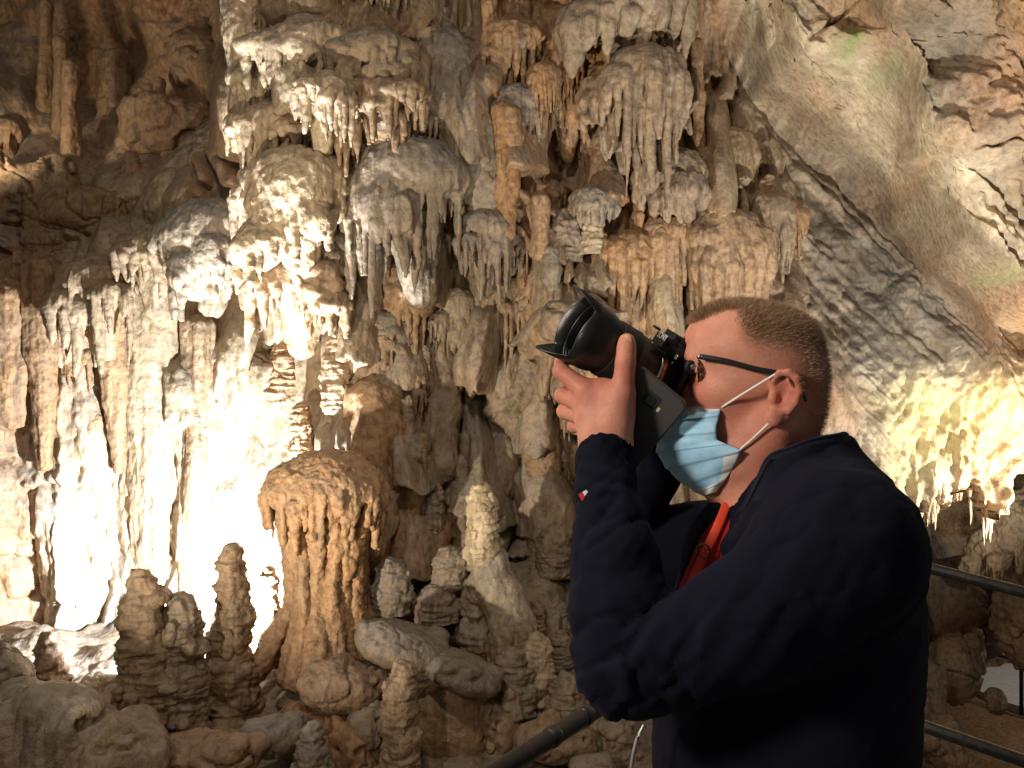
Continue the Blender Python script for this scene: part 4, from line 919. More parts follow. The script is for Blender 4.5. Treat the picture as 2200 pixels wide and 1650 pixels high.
def hair_mask(px, py, w):
    """1 where short hair grows: top band, sides fading out above the ear, back of the head"""
    side = np.interp(py, [600, 672, 700, 730, 770, 805, 840, 880, 930, 975], [1580, 1588, 1592, 1600, 1622, 1650, 1725, 1728, 1735, 1760])
    m = sstep(-22, 34, px - side)
    top = sstep(0.050, 0.035, np.abs(w)) * sstep(1478, 1492, px) * sstep(700, 690, py - (1490 - px) * 0.0)
    m = np.maximum(m, top * (py < np.interp(px, [1480, 1500, 1590], [700, 690, 668])))
    return m * sstep(985, 940, py) * sstep(1480, 1490, px)

BV, BQ, BN, bpx, bpy_, bw, bhead, bhm = body()

def hair():
    r = np.random.default_rng(3); c = bhm[BQ].mean(1); ok = np.argwhere(c > 0.12)[:, 0]
    a = BV[BQ]; area = np.linalg.norm(np.cross(a[:, 2] - a[:, 0], a[:, 3] - a[:, 1]), axis=1)
    qx = bpx[BQ].mean(1); qy = bpy_[BQ].mean(1)
    topness = sstep(790, 690, qy) ; back = sstep(1690, 1760, qx) * sstep(960, 900, qy)
    dens = c * (0.05 + 1.0 * topness ** 2.2 + 0.16 * back)
    p = (area * dens)[ok]; p /= p.sum(); n = 30000; f = r.choice(ok, n, p=p)
    u = r.random((n, 1)); v = r.random((n, 1)); q = a[f]
    base = (q[:, 0] * (1 - u) + q[:, 1] * u) * (1 - v) + (q[:, 3] * (1 - u) + q[:, 2] * u) * v
    nr = BN[BQ].mean(1)[f]; nr /= np.linalg.norm(nr, axis=1, keepdims=True)
    back_d = np.array(UDIR); frontness = sstep(1600, 1480, qx[f])[:, None]
    dr = nr * 0.8 + back_d * (0.55 - 0.75 * frontness) * (1 - 0 * u) + np.array((0, 0, -0.15)) + r.normal(0, 0.28, (n, 3)); dr /= np.linalg.norm(dr, axis=1, keepdims=True)
    L = (0.0018 + 0.008 * topness[f] ** 1.5 + 0.004 * back[f]) * r.uniform(0.6, 1.2, n); L = L[:, None]
    sd = np.cross(dr, r.normal(size=(n, 3))); sd /= np.linalg.norm(sd, axis=1, keepdims=True); wd = 0.00024
    V = np.stack([base - sd * wd - nr * .001, base + sd * wd - nr * .001, base + dr * L * .6 + sd * wd * .7, base + dr * L * .6 - sd * wd * .7], 1)
    tip = base + dr * L + nr * L * 0.05
    V2 = np.concatenate([V.reshape(-1, 3)]); Q = np.arange(n * 4).reshape(n, 4)
    V3 = np.stack([V[:, 3], V[:, 2], tip + sd * wd * .15, tip - sd * wd * .15], 1).reshape(-1, 3)
    me = quad_mesh('hair', np.concatenate([V2, V3]), np.concatenate([Q, Q + n * 4]))
    N = NT('hair_strands'); pos = N.n('ShaderNodeNewGeometry').outputs['Position']
    N.l(N.mix(N.noise(pos, 300, 2), (0.21, 0.13, 0.066), (0.50, 0.34, 0.195)), N.b.inputs['Base Color']); N.b.inputs['Roughness'].default_value = 0.5
    o = pchild('hair', me, N.m); o['kind'] = 'stuff'
hair()

def jacket():
    F = Field((M(1190, 900, -.2).x - 0.05, 0.80, 0.92), (0.70, 1.56, 1.62), 0.0052)
    def el(px, py, w, r, k=0.05, op='u', tilt=0.0): F.ell(M(px, py, w), r, k, ROTV @ Matrix.Rotation(math.radians(tilt), 3, 'Y'), op)
    def ch(pts, rad, k=0.03, kk=None, op='u'): F.chain([tuple(M(*p)) for p in pts], rad, k, kk, op)
    el(1776, 1255, 0.0, (0.106, 0.175, 0.155), 0, tilt=0); el(1752, 1470, 0.01, (0.128, 0.185, 0.24), 0.06); el(1640, 1600, 0.02, (0.145, 0.17, 0.22), 0.06); el(1680, 1760, 0.01, (0.150, 0.175, 0.24), 0.06)
    ch([(1720, 1080, 0), (1795, 1120, 0)], [0.075, 0.075], 0.05)
    ch([(1740, 1060, -.03), (1812, 1165, -.145)], [0.065, 0.080], 0.06); ch([(1720, 1070, .03), (1700, 1160, .17)], [0.065, 0.085], 0.06)
    ch([(1800, 1195, -.150), (1600, 1345, -.185), (1350, 1440, -.195)], [0.085, 0.070, 0.054], 0.05, 0.02)           # near upper arm
    ch([(1345, 1436, -.195), (1330, 1300, -.172), (1318, 1200, -.152), (1307, 1060, -.118), (1301, 975, -.097)], [0.056, 0.057, 0.052, 0.039, 0.0375], 0.012, 0.01)
    ch([(1690, 1165, .17), (1480, 1180, .19), (1305, 1200, .19)], [0.085, 0.070, 0.054], 0.05, 0.02)                 # far arm
    ch([(1305, 1200, .19), (1400, 1010, .14), (1432, 935, .11)], [0.056, 0.045, 0.036], 0.012)
    ch([(1665, 1100, 0), (1625, 1200, 0), (1600, 1300, 0)], [0.060, 0.088, 0.096], 0.03)
    el(1520, 1205, -0.055, (0.018, 0.055, 0.105), 0.008, 'c', tilt=26)                                                # open front
    # collar
    nx = [(1815, 955, 0), (1785, 985, -.075), (1705, 1010, -.092), (1630, 1052, -.075), (1572, 1105, -.035), (1572, 1112, .035), (1640, 1050, .075), (1720, 1000, .092), (1790, 970, .07), (1815, 955, 0)]
    for s, (dy, dxx, rr) in enumerate(((0, 0, .0115), (26, 8, .0125), (55, 18, .016), (95, 30, .025))):
        ch([(x + dxx * (1 if x > 1700 else -0.2), y + dy, w * (1 + 0.1 * s)) for x, y, w in nx], [rr] * len(nx), 0.012, 0.004)
    # cut the neck hole and the cuff opening
    ch([(1676, 930, 0), (1670, 1010, 0), (1680, 1075, 0)], [0.063, 0.062, 0.055], 0.006, None, 'c')
    ch([(1300, 880, -.072), (1301, 925, -.083)], [0.031, 0.0315], 0.006, None, 'c')
    V, Q = F.mesh(); V = relax(V, Q, 2, 0.5); N = normals(V, Q)
    d = V[:, 1]; px = 1100 + V[:, 0] / d / K; py = 825 + (EYE - V[:, 2]) / d / K; wv = (V - np.array(O_)) @ np.array(VDIR)
    # folds: gathered at the elbow, stretched along the arm and over the belly
    el_ = gauss(px, py, 1360, 1420, 170, 130) + 0.6 * gauss(px, py, 1310, 1120, 80, 110) + 0.3 * gauss(px, py, 1760, 1220, 140, 130)
    f1 = billow(np.stack([px / 95 + py / 160, wv * 9, py / 210 - px / 300], 1), 2, 1); f2 = billow(np.stack([px / 55 - py / 75, wv * 12, (px + py) / 190], 1), 2, 3)
    V = V + N * ((0.5 - f1) * 0.016 * (0.32 + el_) + (0.5 - f2) * 0.009 * (0.25 + el_))[:, None]
    cr = np.exp(-(np.abs(fbm(np.stack([px / 120 + py / 95, wv * 9, py / 260 - px / 240], 1), 3, 4) - 0.5) / 0.035) ** 2)
    V = V - N * (0.006 * cr * (0.25 + el_))[:, None]
    cuff = sstep(1030, 1000, py) * (px < 1400); V = V + N * (cuff * (-0.0015 + 0.0012 * np.sin((px + wv * 1500) * 0.42)))[:, None]
    V = V - N * (0.003 * np.exp(-((py - 1035 - (px - 1300) * 0.15) / 9) ** 2) * (px < 1400))[:, None]
    return pchild('jacket', quad_mesh('jacket', V, Q), NAVY)
jk = jacket()
def collar():
    top = [(1570, 1100, .03), (1640, 1040, .075), (1730, 975, .088), (1798, 938, .05), (1818, 935, 0), (1798, 938, -.05), (1752, 946, -.080), (1702, 964, -.094), (1654, 984, -.097), (1630, 1028, -.090), (1600, 1086, -.074), (1562, 1136, -.050)]
    bot = [(1575, 1190, .035), (1650, 1140, .085), (1750, 1080, .105), (1830, 1050, .06), (1856, 1048, 0), (1832, 1055, -.062), (1772, 1068, -.098), (1715, 1085, -.114), (1668, 1098, -.116), (1642, 1115, -.108), (1604, 1145, -.086), (1560, 1182, -.056)]
    a = smooth_path([M(*p) for p in top], 8); b = smooth_path([M(*p) for p in bot], 8); V, Q = [], []; n = 9
    for i in range(len(a)):
        for j in range(n):
            t = j / (n - 1); V.append(tuple(a[i].lerp(b[i], t) + Vector((0, 0, 0.004 * math.sin(t * 3.14)))))
    Q = [(i * n + j, i * n + j + 1, (i + 1) * n + j + 1, (i + 1) * n + j) for i in range(len(a) - 1) for j in range(n - 1)]
    o = pchild('collar', quad_mesh('collar', V, Q), NAVYRIB, jk); m = o.modifiers.new('thickness', 'SOLIDIFY'); m.thickness = 0.006; m.offset = 0
    tube('collar_piping', [Vector(p) + Vector((0, 0, .001)) for p in a], 0.0034, NAVYRIB, jk, sides=8)

def tube(name, pts, r, mat, parent=None, sides=10, flat=None, closed=False):
    """a swept tube; flat=(a, b) makes a ribbon of half-width a and half-thickness b turned to face the viewer's side"""
    pts = [Vector(p) for p in pts]; V, Q = [], []; n = len(pts)
    for i, p in enumerate(pts):
        t = (pts[min(i + 1, n - 1)] - pts[max(i - 1, 0)]).normalized()
        a = t.cross(VDIR if flat else Vector((0.13, 0.2, 1) if abs(t.z) < 0.9 else (1, 0.1, 0))).normalized(); b = t.cross(a).normalized()
        rr = r[i] if isinstance(r, (list, tuple)) else r
        for j in range(sides):
            g = 2 * math.pi * j / sides
            V.append(p + a * math.cos(g) * (flat[0] if flat else rr) + b * math.sin(g) * (flat[1] if flat else rr))
    for i in range(n - 1):
        for j in range(sides):
            Q.append((i * sides + j, i * sides + (j + 1) % sides, (i + 1) * sides + (j + 1) % sides, (i + 1) * sides + j))
    base = len(V)
    for e in (0, n - 1):
        V.append(pts[e])
        for j in range(0, sides, 2):
            q = (e * sides + j, e * sides + (j + 1) % sides, e * sides + (j + 2) % sides, len(V) - 1); Q.append(q if e else q[::-1])
    me = quad_mesh(name, [tuple(v) for v in V], Q)
    return me if parent == 'mesh' else pchild(name, me, mat, parent)
def smooth_path(pts, n=8):
    pts = [Vector(p) for p in pts]; out = []
    for i in range(len(pts) - 1):
        p0, p1, p2, p3 = pts[max(i - 1, 0)], pts[i], pts[i + 1], pts[min(i + 2, len(pts) - 1)]
        for j in range(n):
            t = j / n; out.append(0.5 * (2 * p1 + (p2 - p0) * t + (2 * p0 - 5 * p1 + 4 * p2 - p3) * t * t + (3 * p1 - p0 - 3 * p2 + p3) * t ** 3))
    return out + [pts[-1]]

def shirt():
    F = Field(M(1420, 1080, -.16) - Vector((.03, .03, .20)), M(1700, 1080, .1) + Vector((.02, .02, .05)), 0.006)
    F.chain([tuple(M(1655, 1110, -.01)), tuple(M(1615, 1200, -.01)), tuple(M(1590, 1300, -.01))], [0.050, 0.078, 0.086], 0.02)
    V, Q = F.mesh(); V = relax(V, Q, 2); pchild('shirt', quad_mesh('shirt', V, Q), REDCLOTH)
shirt()
collar()
tube('lanyard', smooth_path([M(1562, 1082, -.046), M(1543, 1130, -.068), M(1512, 1195, -.084), M(1472, 1283, -.092), M(1455, 1318, -.095)]), 0, simple_mat('lanyard_red', (0.85, 0.075, 0.03), 0.5).m, flat=(0.0062, 0.0011), sides=8)
STEEL = simple_mat('steel', (0.55, 0.55, 0.57), 0.3, 0.5, 1.0).m
ring = [M(1511, 1183, -.092) + UDIR * (math.cos(a) * 0.0075) + Vector((0, 0, math.sin(a) * 0.0085)) for a in [i / 20 * 6.2832 for i in range(21)]]
tube('lanyard_ring', ring, 0.0011, simple_mat('dark_steel', (0.12, 0.12, 0.13), 0.3, 0.5, 1.0).m, sides=6)
# zip along the collar and the open hem
ZIP = simple_mat('zip_black', (0.012, 0.012, 0.014), 0.35).m
zp = smooth_path([M(1656, 986, -.102), M(1632, 1030, -.096), M(1602, 1088, -.081), M(1566, 1140, -.058)], 30)
def zip_teeth():
    V, Q = [], []
    for i, p in enumerate(zp):
        for s in (0,):
            c = p + VDIR * -0.002; h = 0.0009
            b = len(V); V += [c + Vector((dx * h * 1.6, dy * h, dz * h * .8)) for dx in (-1, 1) for dy in (-1, 1) for dz in (-1, 1)]
            Q += [tuple(b + k for k in f) for f in ((0, 1, 3, 2), (4, 6, 7, 5), (0, 4, 5, 1), (2, 3, 7, 6), (0, 2, 6, 4), (1, 5, 7, 3))]
    o = pchild('zip', quad_mesh('zip', [tuple(v) for v in V], Q, False), ZIP, jk); o['kind'] = 'stuff'
zip_teeth()
tube('hem_zip', smooth_path([M(1384, 1556, -.13), M(1368, 1590, -.135), M(1357, 1640, -.135), M(1352, 1700, -.13)]), 0.0022, simple_mat('zip_pale', (0.5, 0.5, 0.46), 0.4, 0.5, 0.6).m, jk, sides=6)

def slab(name, c, ux, uy, hx, hy, hz, mat, parent, bevel=0.25, seg=3):
    """a rounded flat block with centre c and unit axes ux, uy"""
    import bmesh
    ux = Vector(ux).normalized(); uy = (Vector(uy) - Vector(uy).dot(ux) * ux).normalized(); uz = ux.cross(uy)
    bm = bmesh.new(); bmesh.ops.create_cube(bm, size=2)
    for v in bm.verts: v.co = Vector((v.co.x * hx, v.co.y * hy, v.co.z * hz))
    bmesh.ops.bevel(bm, geom=[e for e in bm.edges if abs((e.verts[0].co - e.verts[1].co).z) > hz], offset=min(hx, hy) * bevel, segments=seg + 2, affect='EDGES')
    bmesh.ops.bevel(bm, geom=[e for e in bm.edges if abs((e.verts[0].co - e.verts[1].co).z) < 1e-6 and e.calc_face_angle(0) > 1.2], offset=hz * 0.35, segments=2, affect='EDGES')
    R = Matrix((ux, uy, uz)).transposed()
    for v in bm.verts: v.co = R @ v.co + Vector(c)
    me = bpy.data.meshes.new(name); bm.to_mesh(me); bm.free()
    for p in me.polygons: p.use_smooth = False
    if parent == 'mesh': return me
    return pchild(name, me, mat, parent)
def rounded_slab(name, c, ux, uy, hx, hy, hz, rad):
    ux = Vector(ux).normalized(); uy = (Vector(uy) - Vector(uy).dot(ux) * ux).normalized(); uz = ux.cross(uy); V, Q = [], []; N_ = 32
    prof = [(-hz, .45 * hz), (-hz * .8, .12 * hz), (-hz * .4, 0), (hz * .4, 0), (hz * .8, .12 * hz), (hz, .45 * hz)]
    for z, ins in prof:
        for i in range(N_):
            q, k = divmod(i, 8); a = (q + k / 7) * math.pi / 2; sx, sy = ((1, 1), (-1, 1), (-1, -1), (1, -1))[q]; r = rad - ins
            V.append(tuple(Vector(c) + ux * (sx * (hx - rad) + r * math.cos(a)) + uy * (sy * (hy - rad) + r * math.sin(a)) + uz * z))
    F_ = [[i * N_ + j, i * N_ + (j + 1) % N_, (i + 1) * N_ + (j + 1) % N_, (i + 1) * N_ + j] for i in range(5) for j in range(N_)] + [list(range(N_))[::-1], list(range(5 * N_, 6 * N_))]
    me = bpy.data.meshes.new(name); me.from_pydata(V, [], F_)
    for p in me.polygons: p.use_smooth = len(p.vertices) == 4
    return me
# sleeve tag: a little flag of white and red on navy
tc = M(1257, 1063, -.155); dn = Vector((0, 0, 1)); tu = (UDIR * 0.55 + Vector((0, 0, 0.83)))
WHITE = simple_mat('white_stitch', (0.75, 0.75, 0.72), 0.7).m; RED = simple_mat('red_stitch', (0.55, 0.02, 0.03), 0.7).m
tx = (UDIR * 0.85 + Vector((0, 0, 0.5))).normalized(); ty = (Vector((0, 0, 0.85)) - UDIR * 0.5).normalized()
t0 = slab('sleeve_tag', tc + VDIR * 0.0, tx, ty, 0.0072, 0.0046, 0.0014, simple_mat('tag_navy', (0.01, 0.015, 0.06), 0.7).m, jk)
slab('tag_stripe', tc + tx * 0.0022 - VDIR * 0.0016, tx, ty, 0.0030, 0.0046, 0.0009, WHITE, t0, 0.1); slab('tag_stripe', tc - tx * 0.0040 - VDIR * 0.0016, tx, ty, 0.0028, 0.0046, 0.0009, RED, t0, 0.1)
for o in t0.children: o.matrix_parent_inverse = Matrix()

# ---- face mask: pleated sheet over nose and chin, white borders, two ear loops
def face_mask():
    L = [(1473, 876), (1452, 898), (1432, 922), (1414, 953), (1418, 978), (1434, 1004), (1462, 1033), (1498, 1057), (1512, 1066)]
    R = [(1549, 867), (1549, 887), (1541, 912), (1541, 944), (1568, 956), (1594, 967), (1586, 990), (1562, 1028), (1538, 1058)]
    n, mcol = 96, 28; ts = np.linspace(0, 8, n); V = []
    for i, t in enumerate(ts):
        l = (np.interp(t, range(9), [p[0] for p in L]), np.interp(t, range(9), [p[1] for p in L])); r = (np.interp(t, range(9), [p[0] for p in R]), np.interp(t, range(9), [p[1] for p in R]))
        wd = np.interp(t, range(9), [.056, .060, .063, .066, .072, .076, .071, .060, .044])
        ph = (t / 8 * 6.2) % 1; pl = 0.0034 * ph * (0.75 < t < 7.3)
        for j in range(-mcol, mcol + 1):
            u = abs(j) / mcol; e = u ** 1.35
            wr = 0.0016 * math.sin(u * 9 + t * 2.3) * math.sin(t * 1.7 + j * 0.1) * (1 - u * .3)
            q = M(l[0] + (r[0] - l[0]) * e, l[1] + (r[1] - l[1]) * e, math.copysign(wd * math.sin(u * math.pi / 2) ** 0.9, j) if j else 0.0)
            nrm = (-UDIR * (1 - u * 0.75) + VDIR * (u * 0.9 * (1 if j > 0 else -1))).normalized()
            V.append(tuple(q + nrm * (pl * (1 - 0.35 * u) + wr + 0.002)))
    c = 2 * mcol + 1; Q = [(i * c + j, i * c + j + 1, (i + 1) * c + j + 1, (i + 1) * c + j) for i in range(n - 1) for j in range(c - 1)]
    me = quad_mesh('face_mask', V, Q)
    N = NT('mask_blue'); pos = N.n('ShaderNodeNewGeometry').outputs['Position']; nn = N.noise(pos, 500, 2); n2 = N.noise(pos, 40, 3)
    N.l(N.mix(N.ramp(n2, .3, .7), (0.24, 0.50, 0.71), (0.36, 0.62, 0.82)), N.b.inputs['Base Color']); N.b.inputs['Roughness'].default_value = 0.75
    N.b.inputs['Subsurface Weight'].default_value = 0.1; N.b.inputs['Subsurface Radius'].default_value = (.004, .004, .004); N.l(N.bump(nn, .3, .001), N.b.inputs['Normal'])
    W = NT('mask_border'); pos = W.n('ShaderNodeNewGeometry').outputs['Position']
    W.l(W.mix(W.noise(pos, 700, 1), (0.55, 0.62, 0.64), (0.72, 0.76, 0.77)), W.b.inputs['Base Color']); W.b.inputs['Roughness'].default_value = 0.8
    o = pchild('face_mask', me, N.m); me.materials.append(W.m)
    mi = np.array([1 if (i < 9 or i > n - 14 or (i > 60 and abs(j - mcol + .5) > mcol - 5)) else 0 for i in range(n - 1) for j in range(c - 1)], np.int32); me.polygons.foreach_set('material_index', mi)
    sm = o.modifiers.new('thickness', 'SOLIDIFY'); sm.thickness = 0.0008
    LOOP = simple_mat('loop_white', (0.78, 0.76, 0.70), 0.7).m
    for s in (-1, 1):
        dx = 0 if s < 0 else -25
        for pts in ([(1551, 875, .062 * s), (1610, 838, .083 * s), (1668, 803, .090 * s)], [(1588, 968, .069 * s), (1620, 940, .076 * s), (1651, 911, .083 * s)]):
            l = tube('ear_loop', smooth_path([M(x + dx * (x > 1600), y, w) for x, y, w in pts]), 0.0017, LOOP, o, sides=8)
        # behind the ear
        tube('ear_loop', smooth_path([M(1668 + dx, 803, .090 * s), M(1700 + dx, 806, .076 * s), M(1712 + dx, 850, .073 * s), M(1692 + dx, 892, .072 * s), M(1651 + dx, 911, .083 * s)]), 0.0014, LOOP, o, sides=6)
face_mask()

# ---- glasses
def glasses():
    G = simple_mat('glasses_black', (0.012, 0.011, 0.012), 0.25, 0.6).m
    o = tube('glasses', smooth_path([M(1504, 766, -.070), M(1560, 776, -.078), M(1620, 792, -.083), M(1668, 801, -.086)]), 0, G, flat=(0.0036, 0.0013), sides=8)
    tube('temple', smooth_path([M(1504, 766, .070), M(1560, 776, .078), M(1640, 801, .080)]), 0, G, o, flat=(0.0036, 0.0013), sides=8)
    tube('temple_tip', smooth_path([M(1672, 803, -.085), M(1712, 822, -.0745), M(1732, 862, -.0735)]), [0.002] * 17, G, o, sides=8)
    for s in (-1, 1):
        pts = [M(1500 + 2 * abs(math.sin(a)), 795 - math.sin(a) * 27, s * (.037 + .026 * math.cos(a))) for a in [i / 24 * 6.2832 for i in range(25)]]
        rim = tube('rim', pts, 0.0016, G, o, sides=6)
        V = [tuple(p) for p in pts[:-1]]; me = bpy.data.meshes.new('lens'); me.from_pydata(V, [], [list(range(24))])
        g = NT('glasses_lens'); g.b.inputs['Transmission Weight'].default_value = 1.0; g.b.inputs['Roughness'].default_value = 0.02; g.b.inputs['IOR'].default_value = 1.02; g.b.inputs['Base Color'].default_value = (1, 1, 1, 1)
        l = pchild('lens', me, g.m, o)
    tube('bridge', smooth_path([M(1497, 785, -.012), M(1492, 782, 0), M(1497, 785, .012)]), 0.0016, G, o, sides=6)
    tube('hinge', [M(1500, 768, -.066), M(1504, 766, -.070)], 0.0026, simple_mat('hinge_metal', (0.4, 0.36, 0.36), 0.3, 0.5, 1.0).m, o, sides=8)
glasses()
# thumbnail
NAIL = simple_mat('nail', (0.62, 0.33, 0.25), 0.28, 0.5).m
def nail():
    F = Field(M(1349, 734, -.0925) - Vector((.014, .012, .014)), M(1349, 734, -.0925) + Vector((.014, .012, .014)), 0.0008)
    F.ell(M(1349, 734, -.0925), (0.0066, 0.0034, 0.0085), 0, ROTV); V, Q = F.mesh(); pchild('thumbnail', quad_mesh('thumbnail', V, Q), NAIL)
nail()
# ---- trousers and shoes
def legs():
    F = Field((foot.x - .32, foot.y - .28, 0.02), (foot.x + .3, foot.y + .3, 1.12), 0.012); c = foot
    hip = lambda s: (c.x + VX * s * 0.09 + 0.005, c.y + VY * s * 0.09, 1.0)
    F.ell((c.x, c.y, 1.0), (0.135, 0.155, 0.13), 0)
    for s in (-1, 1):
        k = (c.x - 0.03 + VX * s * .11, c.y + VY * s * .11, 0.53); a = (c.x + VX * s * .12, c.y + VY * s * .12, 0.07)
        F.chain([hip(s), k, a], [0.098, 0.072, 0.058], 0.05, 0.03)
    V, Q = F.mesh(); V = relax(V, Q, 2); N = normals(V, Q); V += N * (0.012 * (0.5 - billow(V * np.array((5, 5, 9)), 2, 1)))[:, None]
    pchild('trousers', quad_mesh('trousers', V, Q), DENIM)
    LEATHER = simple_mat('black_leather', (0.02, 0.017, 0.015), 0.45).m
    for s in (-1, 1):
        a = Vector((c.x + VX * s * .12, c.y + VY * s * .12, 0.0)); F = Field(a - Vector((.26, .14, 0.0)), a + Vector((.14, .14, .13)), 0.007)
        F.chain([tuple(a + Vector((.05, 0, .04))), tuple(a - UDIR * .10 + Vector((0, 0, .04))), tuple(a - UDIR * .16 + Vector((0, 0, .03)))], [.042, .044, .034], .02); F.cone(tuple(a + Vector((0, 0, .04))), tuple(a + Vector((0, 0, .11))), .05, .055, .03)
        V, Q = F.mesh(); V[:, 2] = np.maximum(V[:, 2], 0.006); pchild('shoe', quad_mesh('shoe', V, Q), LEATHER)
legs()
# ------------------------------------------------------------------ the camera he holds
def set_world(o, parent):
    o.parent = parent; o.matrix_parent_inverse = parent.matrix_world.inverted() if False else Matrix.Translation(-parent.location)
C1 = M(1402, 804, -0.010); C0 = M(1224, 698, -0.082)
A = (C0 - C1).normalized(); Wd = (VDIR - VDIR.dot(A) * A).normalized(); Up = A.cross(Wd) * (1 if A.cross(Wd).z > 0 else -1); Nr = -Wd
LEN = (C0 - C1).length
photo_camera = empty('camera_with_lens', tuple(C1)); tag(photo_camera, 'black mirrorless camera with a big lens and petal hood held to the man\'s eye', 'camera')
def L3(a, b, c): return C1 + A * a + Up * b + Nr * c
def cchild(name, me, mat, parent=None):
    o = link(name, me, mat); par = parent or photo_camera; o.parent = par
    if par is photo_camera: o.matrix_parent_inverse = Matrix.Translation(-photo_camera.location)
    return o
def lathe(name, prof, seg, mat, parent=None, edge=None, thick=None):
    V, Q = [], []
    for i, (a, r) in enumerate(prof):
        for j in range(seg):
            g = 2 * math.pi * j / seg; aa = a
            if edge: aa = edge(i, a, g)
            V.append(tuple(L3(aa, r * math.cos(g), r * math.sin(g))))
    for i in range(len(prof) - 1):
        for j in range(seg): Q.append((i * seg + j, i * seg + (j + 1) % seg, (i + 1) * seg + (j + 1) % seg, (i + 1) * seg + j))
    me = quad_mesh(name, V, Q)
    return cchild(name, me, mat, parent)
def plastic(name, col, rough):
    N = NT(name); pos = N.n('ShaderNodeNewGeometry').outputs['Position']; n = N.noise(pos, 900, 2); n2 = N.noise(pos, 30, 3)
    N.b.inputs['Base Color'].default_value = (*col, 1); N.l(N.ramp(n2, .3, .7, rough - .07, rough + .08), N.b.inputs['Roughness']); N.l(N.bump(n, .25, .0008), N.b.inputs['Normal']); return N.m
BLK = plastic('camera_black', (0.012, 0.012, 0.013), 0.42); HOODM = plastic('hood_black', (0.009, 0.010, 0.010), 0.30); RUB = plastic('rubber_black', (0.010, 0.010, 0.010), 0.65)
GLASS = simple_mat('front_glass', (0.004, 0.010, 0.008), 0.03, 0.9).m
ORANGE_M = simple_mat('mount_orange', (0.75, 0.16, 0.03), 0.3, 0.5, 0.6).m
lens = lathe('lens_barrel', [(0.008, 0.0), (0.008, .0315), (.014, .0335), (.022, .0345), (.034, .0385), (.036, .0395), (.085, .0402), (.090, .0408), (.100, .0415), (.102, .040), (.102, .0)], 64, BLK)
lathe('mount_ring', [(.004, .024), (.004, .0325), (.0085, .0325), (.0085, .024)], 48, STEEL, lens); lathe('orange_ring', [(-.001, .02), (-.001, .0335), (.004, .0335), (.004, .02)], 48, ORANGE_M, lens)
rid = []
for i in range(15): rid += [(.046 + i * .0022, .0402), (.0465 + i * .0022, .0412), (.0475 + i * .0022, .0412), (.048 + i * .0022, .0402)]
lathe('zoom_ring', rid, 64, RUB, lens)
lathe('front_element', [(.108, .036), (.1095, .030), (.112, .018), (.1135, .0)], 48, GLASS, lens)
lathe('front_ring', [(.102, .040), (.110, .0395), (.110, .037), (.107, .036)], 48, BLK, lens)
for i in range(3): lathe('inner_ridge', [(.1115 + .004 * i, .0425), (.1125 + .004 * i, .0395), (.1135 + .004 * i, .0425)], 48, HOODM, lens)
def hedge(i, a, g):
    if i in (4, 5):
        c = math.cos(g); return a - 0.016 + 0.014 * abs(math.cos(2 * g)) ** 0.8 + 0.026 * abs(c) ** 3.2
    return a
hood = lathe('lens_hood', [(.090, .0425), (.100, .0445), (.110, .0452), (.120, .0462), (LEN, .0492), (LEN, .0476), (.122, .0442), (.103, .0425)], 96, HOODM, None, hedge)
body_ = slab('camera_body', L3(-.021, .010, -.015), A, Up, 0.021, 0.047, 0.061, BLK, 'mesh', 0.35); body_ = cchild('camera_body', body_, BLK)
me = slab('viewfinder_hump', L3(-.008, .046, 0), A, Up, 0.028, 0.018, 0.028, BLK, 'mesh', 0.55); cchild('viewfinder_hump', me, BLK, body_).matrix_parent_inverse = Matrix()
me = slab('hand_grip', L3(.004, -.012, -.062), A, Up, 0.022, 0.040, 0.016, BLK, 'mesh', 0.5); cchild('hand_grip', me, RUB, body_)
me = slab('eyecup', L3(-.051, .046, 0), A, Up, 0.006, 0.014, 0.021, RUB, 'mesh', 0.4); cchild('eyecup', me, RUB, body_)
def knob(name, c, axis, r, h, mat, parent, ridges=18):
    ax = Vector(axis).normalized(); u = ax.orthogonal().normalized(); v = ax.cross(u); V, Q = [], []; seg = ridges * 2
    prof = [(0, r), (h * .8, r), (h, r * .85), (h, 0)]
    for a, rr in prof:
        for j in range(seg): V.append(tuple(Vector(c) + ax * a + (u * math.cos(j / seg * 6.28319) + v * math.sin(j / seg * 6.28319)) * rr * (1 + 0.05 * (j % 2))))
    for i in range(3):
        for j in range(seg): Q.append((i * seg + j, i * seg + (j + 1) % seg, (i + 1) * seg + (j + 1) % seg, (i + 1) * seg + j))
    return cchild(name, quad_mesh(name, V, Q, False), mat, parent)
knob('strap_lug', L3(-.018, .037, .0455), Nr, .0085, .006, BLK, body_); knob('lug_pin', L3(-.018, .038, .0515), Nr, .0035, .004, STEEL, body_, 8)
knob('mode_dial', L3(-.018, .055, -.048), Up, .011, .008, BLK, body_)
knob('release_button', L3(.004, .055, -.062), Up, .006, .004, BLK, body_)
def text(name, s, c, right, up, size, mat, parent):
    d = bpy.data.curves.new(name, 'FONT'); d.body = s; d.size = size; d.align_x = 'CENTER'; d.align_y = 'CENTER'; d.extrude = 0.0003
    r = Vector(right).normalized(); u = (Vector(up) - Vector(up).dot(r) * r).normalized()
    o = bpy.data.objects.new('t', d); COL.objects.link(o); dg = bpy.context.evaluated_depsgraph_get(); me = bpy.data.meshes.new_from_object(o.evaluated_get(dg)); bpy.data.objects.remove(o)
    me.transform(Matrix.Translation(Vector(c)) @ Matrix((r, u, r.cross(u))).transposed().to_4x4()); me.materials.clear()
    return cchild(name, me, mat, parent)
PRINT = simple_mat('white_print', (0.8, 0.8, 0.8), 0.5).m
text('lettering', 'SONY', L3(.0203, .0510, 0.004), Nr, Up, .0120, PRINT, body_)
